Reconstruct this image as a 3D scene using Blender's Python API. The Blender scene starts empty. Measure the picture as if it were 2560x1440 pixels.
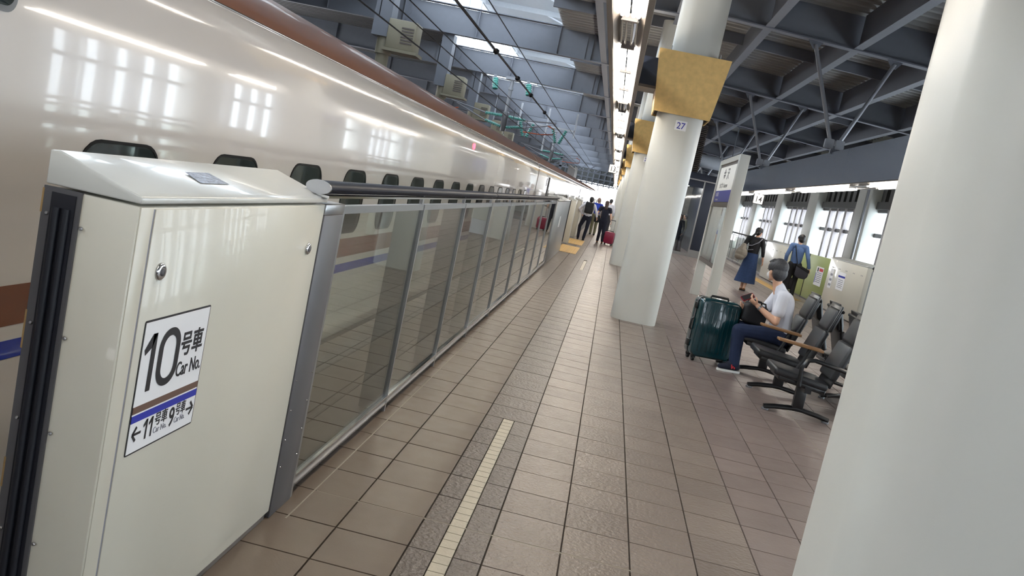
import bpy, bmesh, math, random
from mathutils import Vector, Matrix
random.seed(7)
S = bpy.context.scene
C = S.collection
PI = math.pi
def rad(a): return a * PI / 180

# ------------------------------------------------------------------ camera
roll, pitch, yaw = rad(12.13), rad(7.07), rad(5.38)
fwd = Vector((-math.sin(yaw) * math.cos(pitch), math.cos(yaw) * math.cos(pitch), -math.sin(pitch)))
rgt = Vector((math.cos(yaw), math.sin(yaw), 0))
upv = rgt.cross(fwd)
r2 = math.cos(roll) * rgt + math.sin(roll) * upv
u2 = -math.sin(roll) * rgt + math.cos(roll) * upv
cd = bpy.data.cameras.new('camera')
cd.sensor_width = 36.0
cd.lens = 2150.0 / 2560.0 * 36.0
cd.clip_end = 500
cam = bpy.data.objects.new('camera', cd)
C.objects.link(cam)
M = Matrix.Identity(4)
for i in range(3):
    M[i][0], M[i][1], M[i][2] = r2[i], u2[i], -fwd[i]
M[0][3], M[1][3], M[2][3] = 0, 0, 1.6
cam.matrix_world = M
S.camera = cam

# ------------------------------------------------------------------ world and exposure
W = bpy.data.worlds.new('overcast_sky')
S.world = W
W.use_nodes = True
bg = W.node_tree.nodes['Background']
bg.inputs[0].default_value = (0.95, 0.965, 1.0, 1)
bg.inputs[1].default_value = 5.5
S.view_settings.view_transform = 'Standard'
S.view_settings.look = 'None'
S.view_settings.gamma = 1.0
S.view_settings.use_curve_mapping = False
S.view_settings.exposure = 0.9
LAMP = 13.5          # emission of a lit fluorescent tube
S.cycles.max_bounces = 5
S.cycles.diffuse_bounces = 3
S.cycles.adaptive_threshold = 0.06
S.cycles.transparent_max_bounces = 16
S.cycles.caustics_reflective = False
S.cycles.caustics_refractive = False
S.cycles.sample_clamp_indirect = 6.0

# ------------------------------------------------------------------ materials
def lin(c):
    c = c / 255.0
    return c / 12.92 if c <= 0.04045 else ((c + 0.055) / 1.055) ** 2.4
def rgb(r, g, b): return (lin(r), lin(g), lin(b), 1)
MATS = {}
def mat(name, col, rough=0.5, metal=0.0, spec=0.5, var=0.06, vscale=6.0, bump=0.0, bscale=40.0, coat=0.0, rvar=0.0, emit=None, emits=0.0):
    if name in MATS: return MATS[name]
    m = bpy.data.materials.new(name); m.use_nodes = True
    nt = m.node_tree; b = nt.nodes['Principled BSDF']
    b.inputs['Roughness'].default_value = rough
    b.inputs['Metallic'].default_value = metal
    b.inputs['Specular IOR Level'].default_value = spec
    b.inputs['Coat Weight'].default_value = coat
    b.inputs['Coat Roughness'].default_value = 0.03
    tc = nt.nodes.new('ShaderNodeNewGeometry')
    nz = nt.nodes.new('ShaderNodeTexNoise'); nz.inputs['Scale'].default_value = vscale; nz.inputs['Detail'].default_value = 4
    nt.links.new(tc.outputs['Position'], nz.inputs['Vector'])
    mx = nt.nodes.new('ShaderNodeMix'); mx.data_type = 'RGBA'
    c = col
    mx.inputs['A'].default_value = (c[0] * (1 - var), c[1] * (1 - var), c[2] * (1 - var), 1)
    mx.inputs['B'].default_value = (min(1, c[0] * (1 + var)), min(1, c[1] * (1 + var)), min(1, c[2] * (1 + var)), 1)
    nt.links.new(nz.outputs['Fac'], mx.inputs['Factor'])
    nt.links.new(mx.outputs['Result'], b.inputs['Base Color'])
    if rvar:
        mr = nt.nodes.new('ShaderNodeMapRange'); mr.inputs['To Min'].default_value = max(0, rough - rvar); mr.inputs['To Max'].default_value = rough + rvar
        nt.links.new(nz.outputs['Fac'], mr.inputs['Value']); nt.links.new(mr.outputs['Result'], b.inputs['Roughness'])
    if bump:
        n2 = nt.nodes.new('ShaderNodeTexNoise'); n2.inputs['Scale'].default_value = bscale; n2.inputs['Detail'].default_value = 6
        nt.links.new(tc.outputs['Position'], n2.inputs['Vector'])
        bp = nt.nodes.new('ShaderNodeBump'); bp.inputs['Strength'].default_value = bump; bp.inputs['Distance'].default_value = 0.01
        nt.links.new(n2.outputs['Fac'], bp.inputs['Height']); nt.links.new(bp.outputs['Normal'], b.inputs['Normal'])
    if emit:
        b.inputs['Emission Color'].default_value = emit; b.inputs['Emission Strength'].default_value = emits
    MATS[name] = m
    return m
def glass(name, tint=(0.80, 0.85, 0.82, 1), rough=0.02, ior=1.5):
    m = bpy.data.materials.new(name); m.use_nodes = True
    nt = m.node_tree; nt.nodes.clear()
    o = nt.nodes.new('ShaderNodeOutputMaterial'); t = nt.nodes.new('ShaderNodeBsdfTransparent'); g = nt.nodes.new('ShaderNodeBsdfGlossy')
    lw = nt.nodes.new('ShaderNodeLayerWeight'); pw = nt.nodes.new('ShaderNodeMath'); pw.operation = 'POWER'; pw.inputs[1].default_value = 5.0
    f = nt.nodes.new('ShaderNodeMapRange'); f.inputs['To Min'].default_value = ((ior - 1) / (ior + 1)) ** 2; mx = nt.nodes.new('ShaderNodeMixShader')
    nt.links.new(lw.outputs['Facing'], pw.inputs[0]); nt.links.new(pw.outputs[0], f.inputs['Value']); lw.inputs['Blend'].default_value = 0.5
    t.inputs['Color'].default_value = tint; g.inputs['Roughness'].default_value = rough
    nt.links.new(f.outputs[0], mx.inputs[0]); nt.links.new(t.outputs[0], mx.inputs[1]); nt.links.new(g.outputs[0], mx.inputs[2]); nt.links.new(mx.outputs[0], o.inputs[0])
    MATS[name] = m
    return m
def tilemat(name, ca, cb, bump, rough, bsc):
    m = mat(name, ca, rough=rough, var=0.0, bump=bump, bscale=bsc, rvar=0.1, vscale=9)
    nt = m.node_tree; b = nt.nodes['Principled BSDF']
    geo = nt.nodes.new('ShaderNodeNewGeometry')
    sn = nt.nodes.new('ShaderNodeVectorMath'); sn.operation = 'SUBTRACT'; sn.inputs[1].default_value = (TX0, TY0, 0)
    dv = nt.nodes.new('ShaderNodeVectorMath'); dv.operation = 'DIVIDE'; dv.inputs[1].default_value = (TPX, TPY, 10.0)
    fl = nt.nodes.new('ShaderNodeVectorMath'); fl.operation = 'FLOOR'
    wn = nt.nodes.new('ShaderNodeTexWhiteNoise'); wn.noise_dimensions = '2D'
    nz = nt.nodes.new('ShaderNodeTexNoise'); nz.inputs['Scale'].default_value = 5; nz.inputs['Detail'].default_value = 5
    ad = nt.nodes.new('ShaderNodeMath'); ad.operation = 'ADD'; ad.use_clamp = True
    ml = nt.nodes.new('ShaderNodeMath'); ml.operation = 'MULTIPLY'; ml.inputs[1].default_value = 0.5
    m2 = nt.nodes.new('ShaderNodeMath'); m2.operation = 'MULTIPLY'; m2.inputs[1].default_value = 0.5
    mx = nt.nodes.new('ShaderNodeMix'); mx.data_type = 'RGBA'; mx.inputs['A'].default_value = ca; mx.inputs['B'].default_value = cb
    L = nt.links.new
    L(geo.outputs['Position'], sn.inputs[0]); L(sn.outputs[0], dv.inputs[0]); L(dv.outputs[0], fl.inputs[0]); L(fl.outputs[0], wn.inputs['Vector'])
    L(geo.outputs['Position'], nz.inputs['Vector']); L(wn.outputs['Value'], ml.inputs[0]); L(nz.outputs['Fac'], m2.inputs[0])
    L(ml.outputs[0], ad.inputs[0]); L(m2.outputs[0], ad.inputs[1]); L(ad.outputs[0], mx.inputs['Factor']); L(mx.outputs['Result'], b.inputs['Base Color'])
    return m
TX0, TPX, TY0, TPY = 0.115, 0.3205, 3.763, 0.3245

mat('train_white', rgb(196, 189, 183), rough=0.12, var=0.015, vscale=2, coat=0.6)
mat('train_copper', rgb(120, 76, 52), rough=0.4, metal=0.0, spec=0.35, var=0.04, coat=0.12)
mat('stripe_brown', rgb(112, 66, 48), rough=0.2, var=0.03, coat=0.4)
mat('stripe_blue', rgb(34, 52, 146), rough=0.2, var=0.03, coat=0.4)
mat('train_glass', rgb(34, 41, 41), rough=0.04, var=0.2, vscale=3, spec=0.8)
mat('window_seal', rgb(8, 9, 10), rough=0.6, spec=0.2)
mat('train_grey', rgb(96, 98, 100), rough=0.4)
mat('dark_gap', rgb(10, 10, 12), rough=0.7)
mat('box_paint', rgb(206, 202, 188), rough=0.28, var=0.02, coat=0.2, bump=0.02, bscale=300)
mat('box_top', rgb(206, 206, 200), rough=0.2, var=0.02, coat=0.3)
mat('steel', rgb(165, 166, 168), rough=0.3, metal=0.9, var=0.06)
mat('dark_steel', rgb(88, 87, 90), rough=0.42, metal=0.25, var=0.06)
mat('post_grey', rgb(112, 113, 108), rough=0.45, metal=0.2, var=0.05)
mat('chrome', rgb(205, 207, 210), rough=0.12, metal=1.0, var=0.02)
mat('rail_blue', rgb(18, 21, 34), rough=0.45, var=0.05, spec=0.08)
mat('navy_rubber', rgb(7, 9, 22), rough=0.55, var=0.15)
mat('rust', rgb(150, 122, 82), rough=0.9, var=0.3, vscale=30)
mat('print_white', rgb(238, 238, 240), rough=0.4, var=0.01)
mat('print_black', rgb(22, 20, 26), rough=0.5, var=0.05)
mat('print_grey', rgb(140, 140, 150), rough=0.5, var=0.05)
mat('print_brown', rgb(104, 78, 66), rough=0.5, var=0.03)
mat('print_blue', rgb(34, 46, 160), rough=0.5, var=0.03)
mat('print_red', rgb(200, 40, 50), rough=0.5, var=0.03)
mat('print_number_blue', rgb(50, 56, 160), rough=0.5, var=0.03)
mat('foil', rgb(170, 176, 190), rough=0.15, metal=0.8, var=0.5, vscale=60, bump=0.5, bscale=60)
mat('column_paint', rgb(204, 203, 196), rough=0.34, var=0.015, bump=0.02, bscale=60)
mat('gold_leaf', rgb(228, 190, 122), rough=0.4, metal=0.25, var=0.22, vscale=14, bump=0.06, bscale=50, rvar=0.12)
mat('roof_steel', rgb(114, 118, 128), rough=0.5, var=0.06)
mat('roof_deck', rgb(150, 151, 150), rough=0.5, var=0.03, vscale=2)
mat('roof_deck_shaded', rgb(84, 84, 84), rough=0.6, var=0.08, vscale=2)  # same deck beyond the skylight, its shade put into a darker colour
mat('monitor_panel', rgb(214, 218, 224), rough=0.5)
mat('fascia', rgb(62, 70, 86), rough=0.25, var=0.03, vscale=1)
mat('navy_wall', rgb(36, 44, 62), rough=0.35, var=0.04)
mat('lamp_housing', rgb(120, 110, 102), rough=0.4, metal=0.3)
mat('reflector', rgb(132, 122, 112), rough=0.42, metal=0.3, var=0.05)
mat('lamp_lit', rgb(255, 250, 235), emit=(1.0, 0.925, 0.83, 1), emits=LAMP)
mat('lamp_off', rgb(200, 200, 200), rough=0.15, metal=0.3)
mat('sign_lit', rgb(205, 203, 195), emit=(1, 0.98, 0.93, 1), emits=0.15)
mat('red_lamp', rgb(220, 30, 40), emit=(1, 0.05, 0.08, 1), emits=4)
mat('grout', rgb(58, 50, 44), rough=0.9, var=0.15, vscale=30)
mat('sealant', rgb(156, 148, 134), rough=0.7, var=0.15, vscale=40)
mat('yellow_tile', rgb(220, 182, 112), rough=0.5, var=0.06)
mat('strip_tile', rgb(186, 178, 160), rough=0.42, var=0.08, vscale=14, bump=0.25, bscale=70)
tilemat('tile_smooth', rgb(104, 91, 79), rgb(117, 103, 90), 0.05, 0.36, 120)
tilemat('tile_rough', rgb(110, 98, 90), rgb(134, 121, 111), 0.55, 0.34, 42)
tilemat('tile_dark', rgb(94, 85, 79), rgb(114, 104, 96), 0.7, 0.36, 42)
tilemat('tile_plain', rgb(114, 101, 96), rgb(132, 118, 112), 0.16, 0.36, 45)
mat('concrete', rgb(120, 118, 112), rough=0.85, var=0.12, vscale=3, bump=0.1)
mat('ballast', rgb(84, 78, 72), rough=0.95, var=0.3, vscale=25, bump=0.6, bscale=60)
mat('wall_white', rgb(212, 214, 208), rough=0.5, var=0.02)
mat('wall_dark', rgb(84, 86, 86), rough=0.6, var=0.05)
mat('mullion', rgb(158, 152, 152), rough=0.4, var=0.02)
mat('mullion_dark', rgb(84, 84, 88), rough=0.45)
mat('green_door', rgb(146, 158, 92), rough=0.4, var=0.03)
mat('seat_leather', rgb(36, 37, 40), rough=0.38, var=0.08, vscale=10, bump=0.08, bscale=180)
mat('seat_black', rgb(18, 19, 22), rough=0.3, var=0.1, spec=0.6)
mat('seat_wood', rgb(150, 112, 76), rough=0.35, var=0.18, vscale=20)
mat('case_teal', rgb(10, 50, 58), rough=0.14, var=0.06, coat=0.7)
mat('case_black', rgb(16, 18, 20), rough=0.4)
mat('case_red', rgb(140, 24, 62), rough=0.3, var=0.06, coat=0.3)
mat('skin', rgb(222, 176, 148), rough=0.5, var=0.05, vscale=30)
mat('hair_grey', rgb(62, 62, 66), rough=0.55, var=0.35, vscale=60, bump=0.6, bscale=90)
mat('hair_black', rgb(26, 23, 23), rough=0.45, var=0.3, vscale=60, bump=0.5, bscale=90)
mat('hair_brown', rgb(70, 52, 46), rough=0.5, var=0.3, vscale=60, bump=0.5, bscale=90)
mat('hair_pale', rgb(150, 125, 112), rough=0.6, var=0.2)
mat('shirt_white', rgb(226, 228, 238), rough=0.8, var=0.04, bump=0.15, bscale=18)
mat('shirt_blue', rgb(92, 118, 162), rough=0.8, var=0.08, bump=0.2, bscale=14)
mat('shirt_royal', rgb(32, 62, 180), rough=0.8, var=0.08)
mat('jeans', rgb(24, 38, 68), rough=0.85, var=0.22, vscale=14, bump=0.2, bscale=30)
mat('denim', rgb(52, 74, 116), rough=0.85, var=0.3, vscale=22, bump=0.2, bscale=30)
mat('navy_cloth', rgb(22, 26, 44), rough=0.85, var=0.12, bump=0.2, bscale=16)
mat('black_cloth', rgb(22, 23, 28), rough=0.7, var=0.15, bump=0.2, bscale=20)
mat('charcoal_cloth', rgb(58, 58, 66), rough=0.75, var=0.1, bump=0.2, bscale=20)
mat('taupe_bag', rgb(150, 142, 130), rough=0.5, var=0.12, vscale=9, bump=0.3, bscale=14)
mat('shoe_brown', rgb(130, 86, 52), rough=0.5)
mat('shoe_sole', rgb(225, 225, 222), rough=0.6)
mat('khaki', rgb(110, 108, 84), rough=0.8)
mat('phone_red', rgb(140, 26, 40), rough=0.35)
mat('insulator', rgb(84, 160, 150), rough=0.2, var=0.08, coat=0.5)
mat('galv', rgb(150, 152, 158), rough=0.4, metal=0.6, var=0.08)
mat('wire', rgb(40, 42, 46), rough=0.5, metal=0.5)
mat('orange_pipe', rgb(200, 96, 60), rough=0.5)
mat('post_cream', rgb(140, 134, 116), rough=0.5)
mat('duct_dark', rgb(92, 84, 80), rough=0.5)
mat('poster', rgb(212, 208, 200), rough=0.25, var=0.25, vscale=7)
glass('glass_fence', (0.88, 0.91, 0.88, 1), 0.015, 1.5)
glass('glass_window', (0.92, 0.97, 1.0, 1), 0.02, 1.45)
glass('glass_room', (0.86, 0.90, 0.93, 1), 0.03, 1.6)

# ------------------------------------------------------------------ helpers
ORG = {}
def V(*a): return Vector(a)
class MB:
    """collects simple solids; build() links them as one mesh object"""
    def __init__(s): s.v = []; s.f = []; s.sm = []
    def add(s, v, f, smooth=False):
        n = len(s.v); s.v += [tuple(p) for p in v]
        for q in f: s.f.append(tuple(i + n for i in q)); s.sm.append(smooth)
        return s
    def hexa(s, p): return s.add(p, [(0, 3, 2, 1), (4, 5, 6, 7), (0, 1, 5, 4), (1, 2, 6, 5), (2, 3, 7, 6), (3, 0, 4, 7)])
    def box(s, x0, x1, y0, y1, z0, z1):
        return s.hexa([(x0, y0, z0), (x1, y0, z0), (x1, y1, z0), (x0, y1, z0), (x0, y0, z1), (x1, y0, z1), (x1, y1, z1), (x0, y1, z1)])
    def bar(s, a, b, w, h, up=(0, 0, 1)):
        a = Vector(a); b = Vector(b); d = (b - a).normalized(); u = Vector(up)
        if abs(d.dot(u)) > 0.98: u = Vector((0, 1, 0))
        r = d.cross(u).normalized() * w / 2; u = r.cross(d).normalized() * h / 2
        return s.hexa([a - r - u, a + r - u, a + r + u, a - r + u, b - r - u, b + r - u, b + r + u, b - r + u])
    def tube(s, pts, r, n=8, r1=None, flat=1.0, caps=True):
        pts = [Vector(p) for p in pts]; rings = []; k = len(pts)
        t0 = (pts[1] - pts[0]).normalized(); u = Vector((0, 0, 1)) if abs(t0.z) < 0.9 else Vector((1, 0, 0))
        for i, p in enumerate(pts):
            t = (pts[min(i + 1, k - 1)] - pts[max(i - 1, 0)]).normalized()
            u = (u - t * u.dot(t)).normalized(); w = t.cross(u)
            rr = r if r1 is None else r + (r1 - r) * i / (k - 1)
            rings.append([p + (w * math.cos(2 * PI * j / n) + u * math.sin(2 * PI * j / n) * flat) * rr for j in range(n)])
        v = [q for g in rings for q in g]; f = []
        for i in range(k - 1):
            for j in range(n): f.append((i * n + j, i * n + (j + 1) % n, (i + 1) * n + (j + 1) % n, (i + 1) * n + j))
        s.add(v, f, True)
        if caps: s.add(rings[0], [tuple(range(n - 1, -1, -1))]); s.add(rings[-1], [tuple(range(n))])
        return s
    def lathe(s, c, prof, n=16, axis='z'):
        v = []; f = []; k = len(prof)
        for r, h in prof:
            for j in range(n):
                a = 2 * PI * j / n; p = (r * math.cos(a), r * math.sin(a), h)
                if axis == 'x': p = (h, p[0], p[1])
                if axis == 'y': p = (p[1], h, p[0])
                v.append((c[0] + p[0], c[1] + p[1], c[2] + p[2]))
        for i in range(k - 1):
            for j in range(n): f.append((i * n + j, i * n + (j + 1) % n, (i + 1) * n + (j + 1) % n, (i + 1) * n + j))
        s.add(v, f, True)
        s.add(v[:n], [tuple(range(n - 1, -1, -1))]); s.add(v[-n:], [tuple(range(n))])
        return s
    def prism(s, poly, axis, a, b):
        """poly in the two axes other than `axis`, extruded a..b"""
        def P(p, t):
            return {'x': (t, p[0], p[1]), 'y': (p[0], t, p[1]), 'z': (p[0], p[1], t)}[axis]
        n = len(poly); v = [P(p, a) for p in poly] + [P(p, b) for p in poly]
        f = [(i, (i + 1) % n, (i + 1) % n + n, i + n) for i in range(n)] + [tuple(range(n - 1, -1, -1)), tuple(range(n, 2 * n))]
        return s.add(v, f)
    def mesh(s, org=(0, 0, 0)):
        me = bpy.data.meshes.new('m'); o = Vector(org)
        me.from_pydata([tuple(Vector(p) - o) for p in s.v], [], s.f)
        me.polygons.foreach_set('use_smooth', s.sm)
        me.update()
        bm = bmesh.new(); bm.from_mesh(me); bmesh.ops.recalc_face_normals(bm, faces=bm.faces); bm.to_mesh(me); bm.free()
        return me
    def build(s, name, m, parent=None, bevel=0.0, seg=2):
        org = ORG.get(parent.name, Vector()) if parent else Vector()
        me = s.mesh(org)
        if bevel:
            bm = bmesh.new(); bm.from_mesh(me); bmesh.ops.remove_doubles(bm, verts=bm.verts, dist=1e-5)
            ed = [e for e in bm.edges if len(e.link_faces) == 2 and e.calc_face_angle(0) > 0.6]
            bmesh.ops.bevel(bm, geom=ed, offset=bevel, segments=seg, profile=0.5, affect='EDGES', clamp_overlap=True)
            bm.to_mesh(me); bm.free(); me.polygons.foreach_set('use_smooth', [True] * len(me.polygons)); me.set_sharp_from_angle(angle=rad(50))
        return link(name, me, m, parent)
def link(name, me, m, parent=None):
    o = bpy.data.objects.new(name, me); C.objects.link(o); me.name = name
    if m: me.materials.append(MATS[m])
    if parent: o.parent = parent; ORG[o.name] = ORG.get(parent.name, Vector())
    return o
def thing(name, label, cat, loc=(0, 0, 0), group=None):
    o = bpy.data.objects.new(name, None); C.objects.link(o); o.location = loc; o.empty_display_size = 0.1
    ORG[o.name] = Vector(loc); o['label'] = label; o['category'] = cat
    if group: o['group'] = group
    return o
def tag(o, label, cat, group=None):
    o['label'] = label; o['category'] = cat
    if group: o['group'] = group
    return o
def struct(o): o['kind'] = 'structure'; return o
def copy_tree(o, parent=None):
    c = o.copy(); C.objects.link(c); c.parent = parent
    for ch in o.children: copy_tree(ch, c)
    return c
def rrect(cx, cy, w, h, r, n=5):
    p = []
    for sx, sy, a0 in ((1, 1, 0), (-1, 1, 90), (-1, -1, 180), (1, -1, 270)):
        for i in range(n + 1):
            a = rad(a0 + 90 * i / n); p.append((cx + sx * (w / 2 - r) + r * math.cos(a), cy + sy * (h / 2 - r) + r * math.sin(a)))
    return p
def text(name, s, m, parent, size, mtx, sx=1.0, bold=0.0, align='LEFT'):
    cu = bpy.data.curves.new('t', 'FONT'); cu.body = s; cu.size = size; cu.extrude = 0.0006; cu.offset = bold; cu.align_x = align; cu.resolution_u = 4
    t = bpy.data.objects.new('t', cu); C.objects.link(t)
    dg = bpy.context.evaluated_depsgraph_get(); me = bpy.data.meshes.new_from_object(t.evaluated_get(dg))
    bpy.data.objects.remove(t); bpy.data.curves.remove(cu)
    org = ORG.get(parent.name, Vector())
    me.transform(Matrix.Translation(-org) @ mtx @ Matrix.Diagonal((sx, 1, 1, 1)))
    for k in range(len(me.materials)): pass
    me.materials.clear()
    return link(name, me, m, parent)
def face_px(x, y, z):   # text plane facing +X (reads towards +Y)
    return Matrix.Translation((x, y, z)) @ Matrix(((0, 0, 1, 0), (1, 0, 0, 0), (0, 1, 0, 0), (0, 0, 0, 1)))
def face_ny(x, y, z):   # text plane facing -Y (reads towards +X)
    return Matrix.Translation((x, y, z)) @ Matrix(((1, 0, 0, 0), (0, 0, -1, 0), (0, 1, 0, 0), (0, 0, 0, 1)))
def face_nx(x, y, z):   # text plane facing -X (reads towards -Y)
    return Matrix.Translation((x, y, z)) @ Matrix(((0, 0, -1, 0), (-1, 0, 0, 0), (0, 1, 0, 0), (0, 0, 0, 1)))
ORD = ['first', 'second', 'third', 'fourth', 'fifth', 'sixth', 'seventh', 'eighth', 'ninth', 'tenth', 'eleventh', 'twelfth', 'thirteenth', 'fourteenth', 'fifteenth', 'sixteenth', 'seventeenth', 'eighteenth', 'nineteenth', 'twentieth', 'twenty-first', 'twenty-second']

# ------------------------------------------------------------------ floor, platform, track beds
fl_ = MB().box(-2.02, 6.45, -14, 190, -0.35, -0.012).build('floor', 'grout'); struct(fl_)
struct(MB().box(-2.02, -1.9, -14, 190, -1.3, -0.35).box(6.3, 6.45, -14, 190, -1.3, -0.35).build('wall_platform', 'concrete'))
struct(MB().box(-20, -2.02, -14, 190, -1.5, -1.28).box(6.45, 11, -14, 190, -1.5, -1.28).box(-1.9, 6.3, -14, 190, -1.5, -1.3).build('floor_trackbed', 'ballast'))
def vis(x, y):
    p = Vector((x, y, -1.6)); d = p.dot(fwd)
    if d < 0.5: return 0
    px = 1280 + 2150 * p.dot(r2) / d; py = 720 - 2150 * p.dot(u2) / d
    if not (-60 < px < 2620 and -20 < py < 1520): return 0
    if x < -1.1 or (px > 2005 + (1440 - py) * 0.265): return 0
    return 1.0 / d ** 3
G = 0.004
def tmat(i):
    if i <= -3: return 'tile_smooth'
    if i == -2: return 'tile_dark'
    if i <= 2: return 'tile_rough'
    return 'tile_plain'
cells = []
for i in range(-7, 20):
    x0 = TX0 + i * TPX; x1 = x0 + TPX
    if x1 < -2.02: continue
    if i == 19: x1 = min(x1, 6.44)
    for k in range(-10, 190):
        y0 = TY0 + k * TPY; y1 = y0 + TPY
        if i == -2 and (y1 < 5.72 or 18.4 < y0 < 21.4):
            cells.append((x0, -0.405, y0, y1, 'tile_dark', 0.5)); cells.append((-0.33, x1, y0, y1, 'tile_dark', 0.5))
        else: cells.append((max(x0, -2.02), x1, y0, y1, tmat(i), 1.0))
cells.sort(key=lambda c: -vis((c[0] + c[1]) / 2, (c[2] + c[3]) / 2) * c[5])
shared = {}
for c in cells[:300]:
    w = c[1] - c[0]; key = (round(w, 3), c[4])
    if key not in shared:
        b = MB().box(-w / 2 + G, w / 2 - G, -TPY / 2 + G, TPY / 2 - G, -0.012, 0)
        shared[key] = b.mesh(); shared[key].materials.append(MATS[c[4]])
    o = bpy.data.objects.new('floor_tile', shared[key]); C.objects.link(o); o.parent = fl_
    o.location = ((c[0] + c[1]) / 2, (c[2] + c[3]) / 2, random.uniform(-0.0008, 0.0006))
    o.rotation_euler = (random.uniform(-.0012, .0012), random.uniform(-.0012, .0012), 0)
rest = {}
for c in cells[300:]:
    rest.setdefault(c[4], MB()).box(c[0] + G, c[1] - G, c[2] + G, c[3] - G, -0.012, 0)
for k_, b in rest.items():
    o = b.build('floor_tiles', k_, fl_); o['kind'] = 'stuff'
stm = MB().box(-0.0355, 0.0355, -0.038, 0.038, -0.012, 0.001).mesh(); stm.materials.append(MATS['strip_tile'])
for ya, yb in ((2.2, 5.7), (18.6, 21.4)):
    n = int((yb - ya) / 0.0811)
    for q in range(n):
        o = bpy.data.objects.new('guide_strip_tile', stm); C.objects.link(o); o.parent = fl_
        o.location = (-0.3675, yb - 0.0405 - q * 0.0811, 0)
sb = MB()
for k in (0, 10, 24, 40, 60): sb.box(-1.1 if k else -1.05, 6.4, TY0 + k * TPY - 0.0055, TY0 + k * TPY + 0.0055, -0.012, -0.0012)
for x, ya, yb in ((TX0 + TPX * 3, 11.55, 30), (TX0 + TPX * 6, 4, 40)): sb.box(x - 0.004, x + 0.004, ya, yb, -0.012, -0.0015)
sb.box(-1.062, -1.056, 3.4, 18.5, -0.012, 0.0012)
sb.build('sealant_joint', 'sealant', fl_)
# tactile pads by the platform doors
def pad(x0, x1, y0, y1, label):
    t = thing('tactile_pad', label, 'tactile paving', ((x0 + x1) / 2, (y0 + y1) / 2, 0), 'yellow tactile pads at the platform doors')
    n = max(1, int((y1 - y0) / 0.3)); w = (y1 - y0) / n
    for q in range(n):
        for h in range(2):
            xa = x0 + h * (x1 - x0) / 2
            p = MB().box(xa + .004, xa + (x1 - x0) / 2 - .004, y0 + q * w + .004, y0 + (q + 1) * w - .004, 0.0015, 0.006).build('pad_tile', 'yellow_tile', t)
            b = MB()
            for r in range(4): b.box(xa + .03 + r * .065, xa + .055 + r * .065, y0 + q * w + .02, y0 + (q + 1) * w - .02, 0.006, 0.010)
            b.build('raised_bars', 'yellow_tile', p)
pad(-1.24, -0.69, 22.95, 26.1, 'yellow tactile pad nearest the glass fence end')
pad(-1.24, -0.69, 27.4, 30.4, 'yellow tactile pad at the feet of the man with a backpack')
pad(5.15, 5.45, 24.0, 33.0, 'yellow tactile strip beside the green platform doors')

# ------------------------------------------------------------------ roof: deck, girders, beams, braces, skylight monitor
def zroof(x): return 7.05 if x < 1.5 else 7.05 - 0.055 * (x - 1.5)
def zbot(x): return 6.16 if x < 1.5 else 6.30 - 0.058 * (x - 1.5)
def deck(x0, x1, n, y0=-16, y1=190, per=0.42, dep=0.14):
    xs = [x0 + (x1 - x0) * i / n for i in range(n + 1)]; prof = []
    y = y0
    while y < y1:
        prof += [(y, 0), (y + per * .36, 0), (y + per * .5, dep), (y + per * .86, dep)]; y += per
    v = []; f = []
    for x in xs:
        for (yy, h) in prof: v.append((x, yy, zroof(x) + h))
    m = len(prof)
    for i in range(n):
        for j in range(m - 1): f.append((i * m + j, (i + 1) * m + j, (i + 1) * m + j + 1, i * m + j + 1))
    return v, f
b = MB(); b.add(*deck(-3.0, 1.5, 1)); b.add(*deck(1.5, 11.2, 1)); struct(b.build('ceiling', 'roof_deck'))
b = MB(); b.add(*deck(-24, -8.7, 1)); struct(b.build('ceiling_far', 'roof_deck_shaded'))
GY = [1.2, 11.2, 21.0, 30.7, 40.5, 50.3, 60.2, 70, 80, 90, 104, 118, 134, 150, 168, 188]
gl = ['grey steel roof girder overhead, %s one counted from the camera' % o for o in ORD]
YB = [-7.0, -5.2][:0] + [-1.4, 0.55, 2.6, 4.65, 6.7, 8.8]
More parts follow.
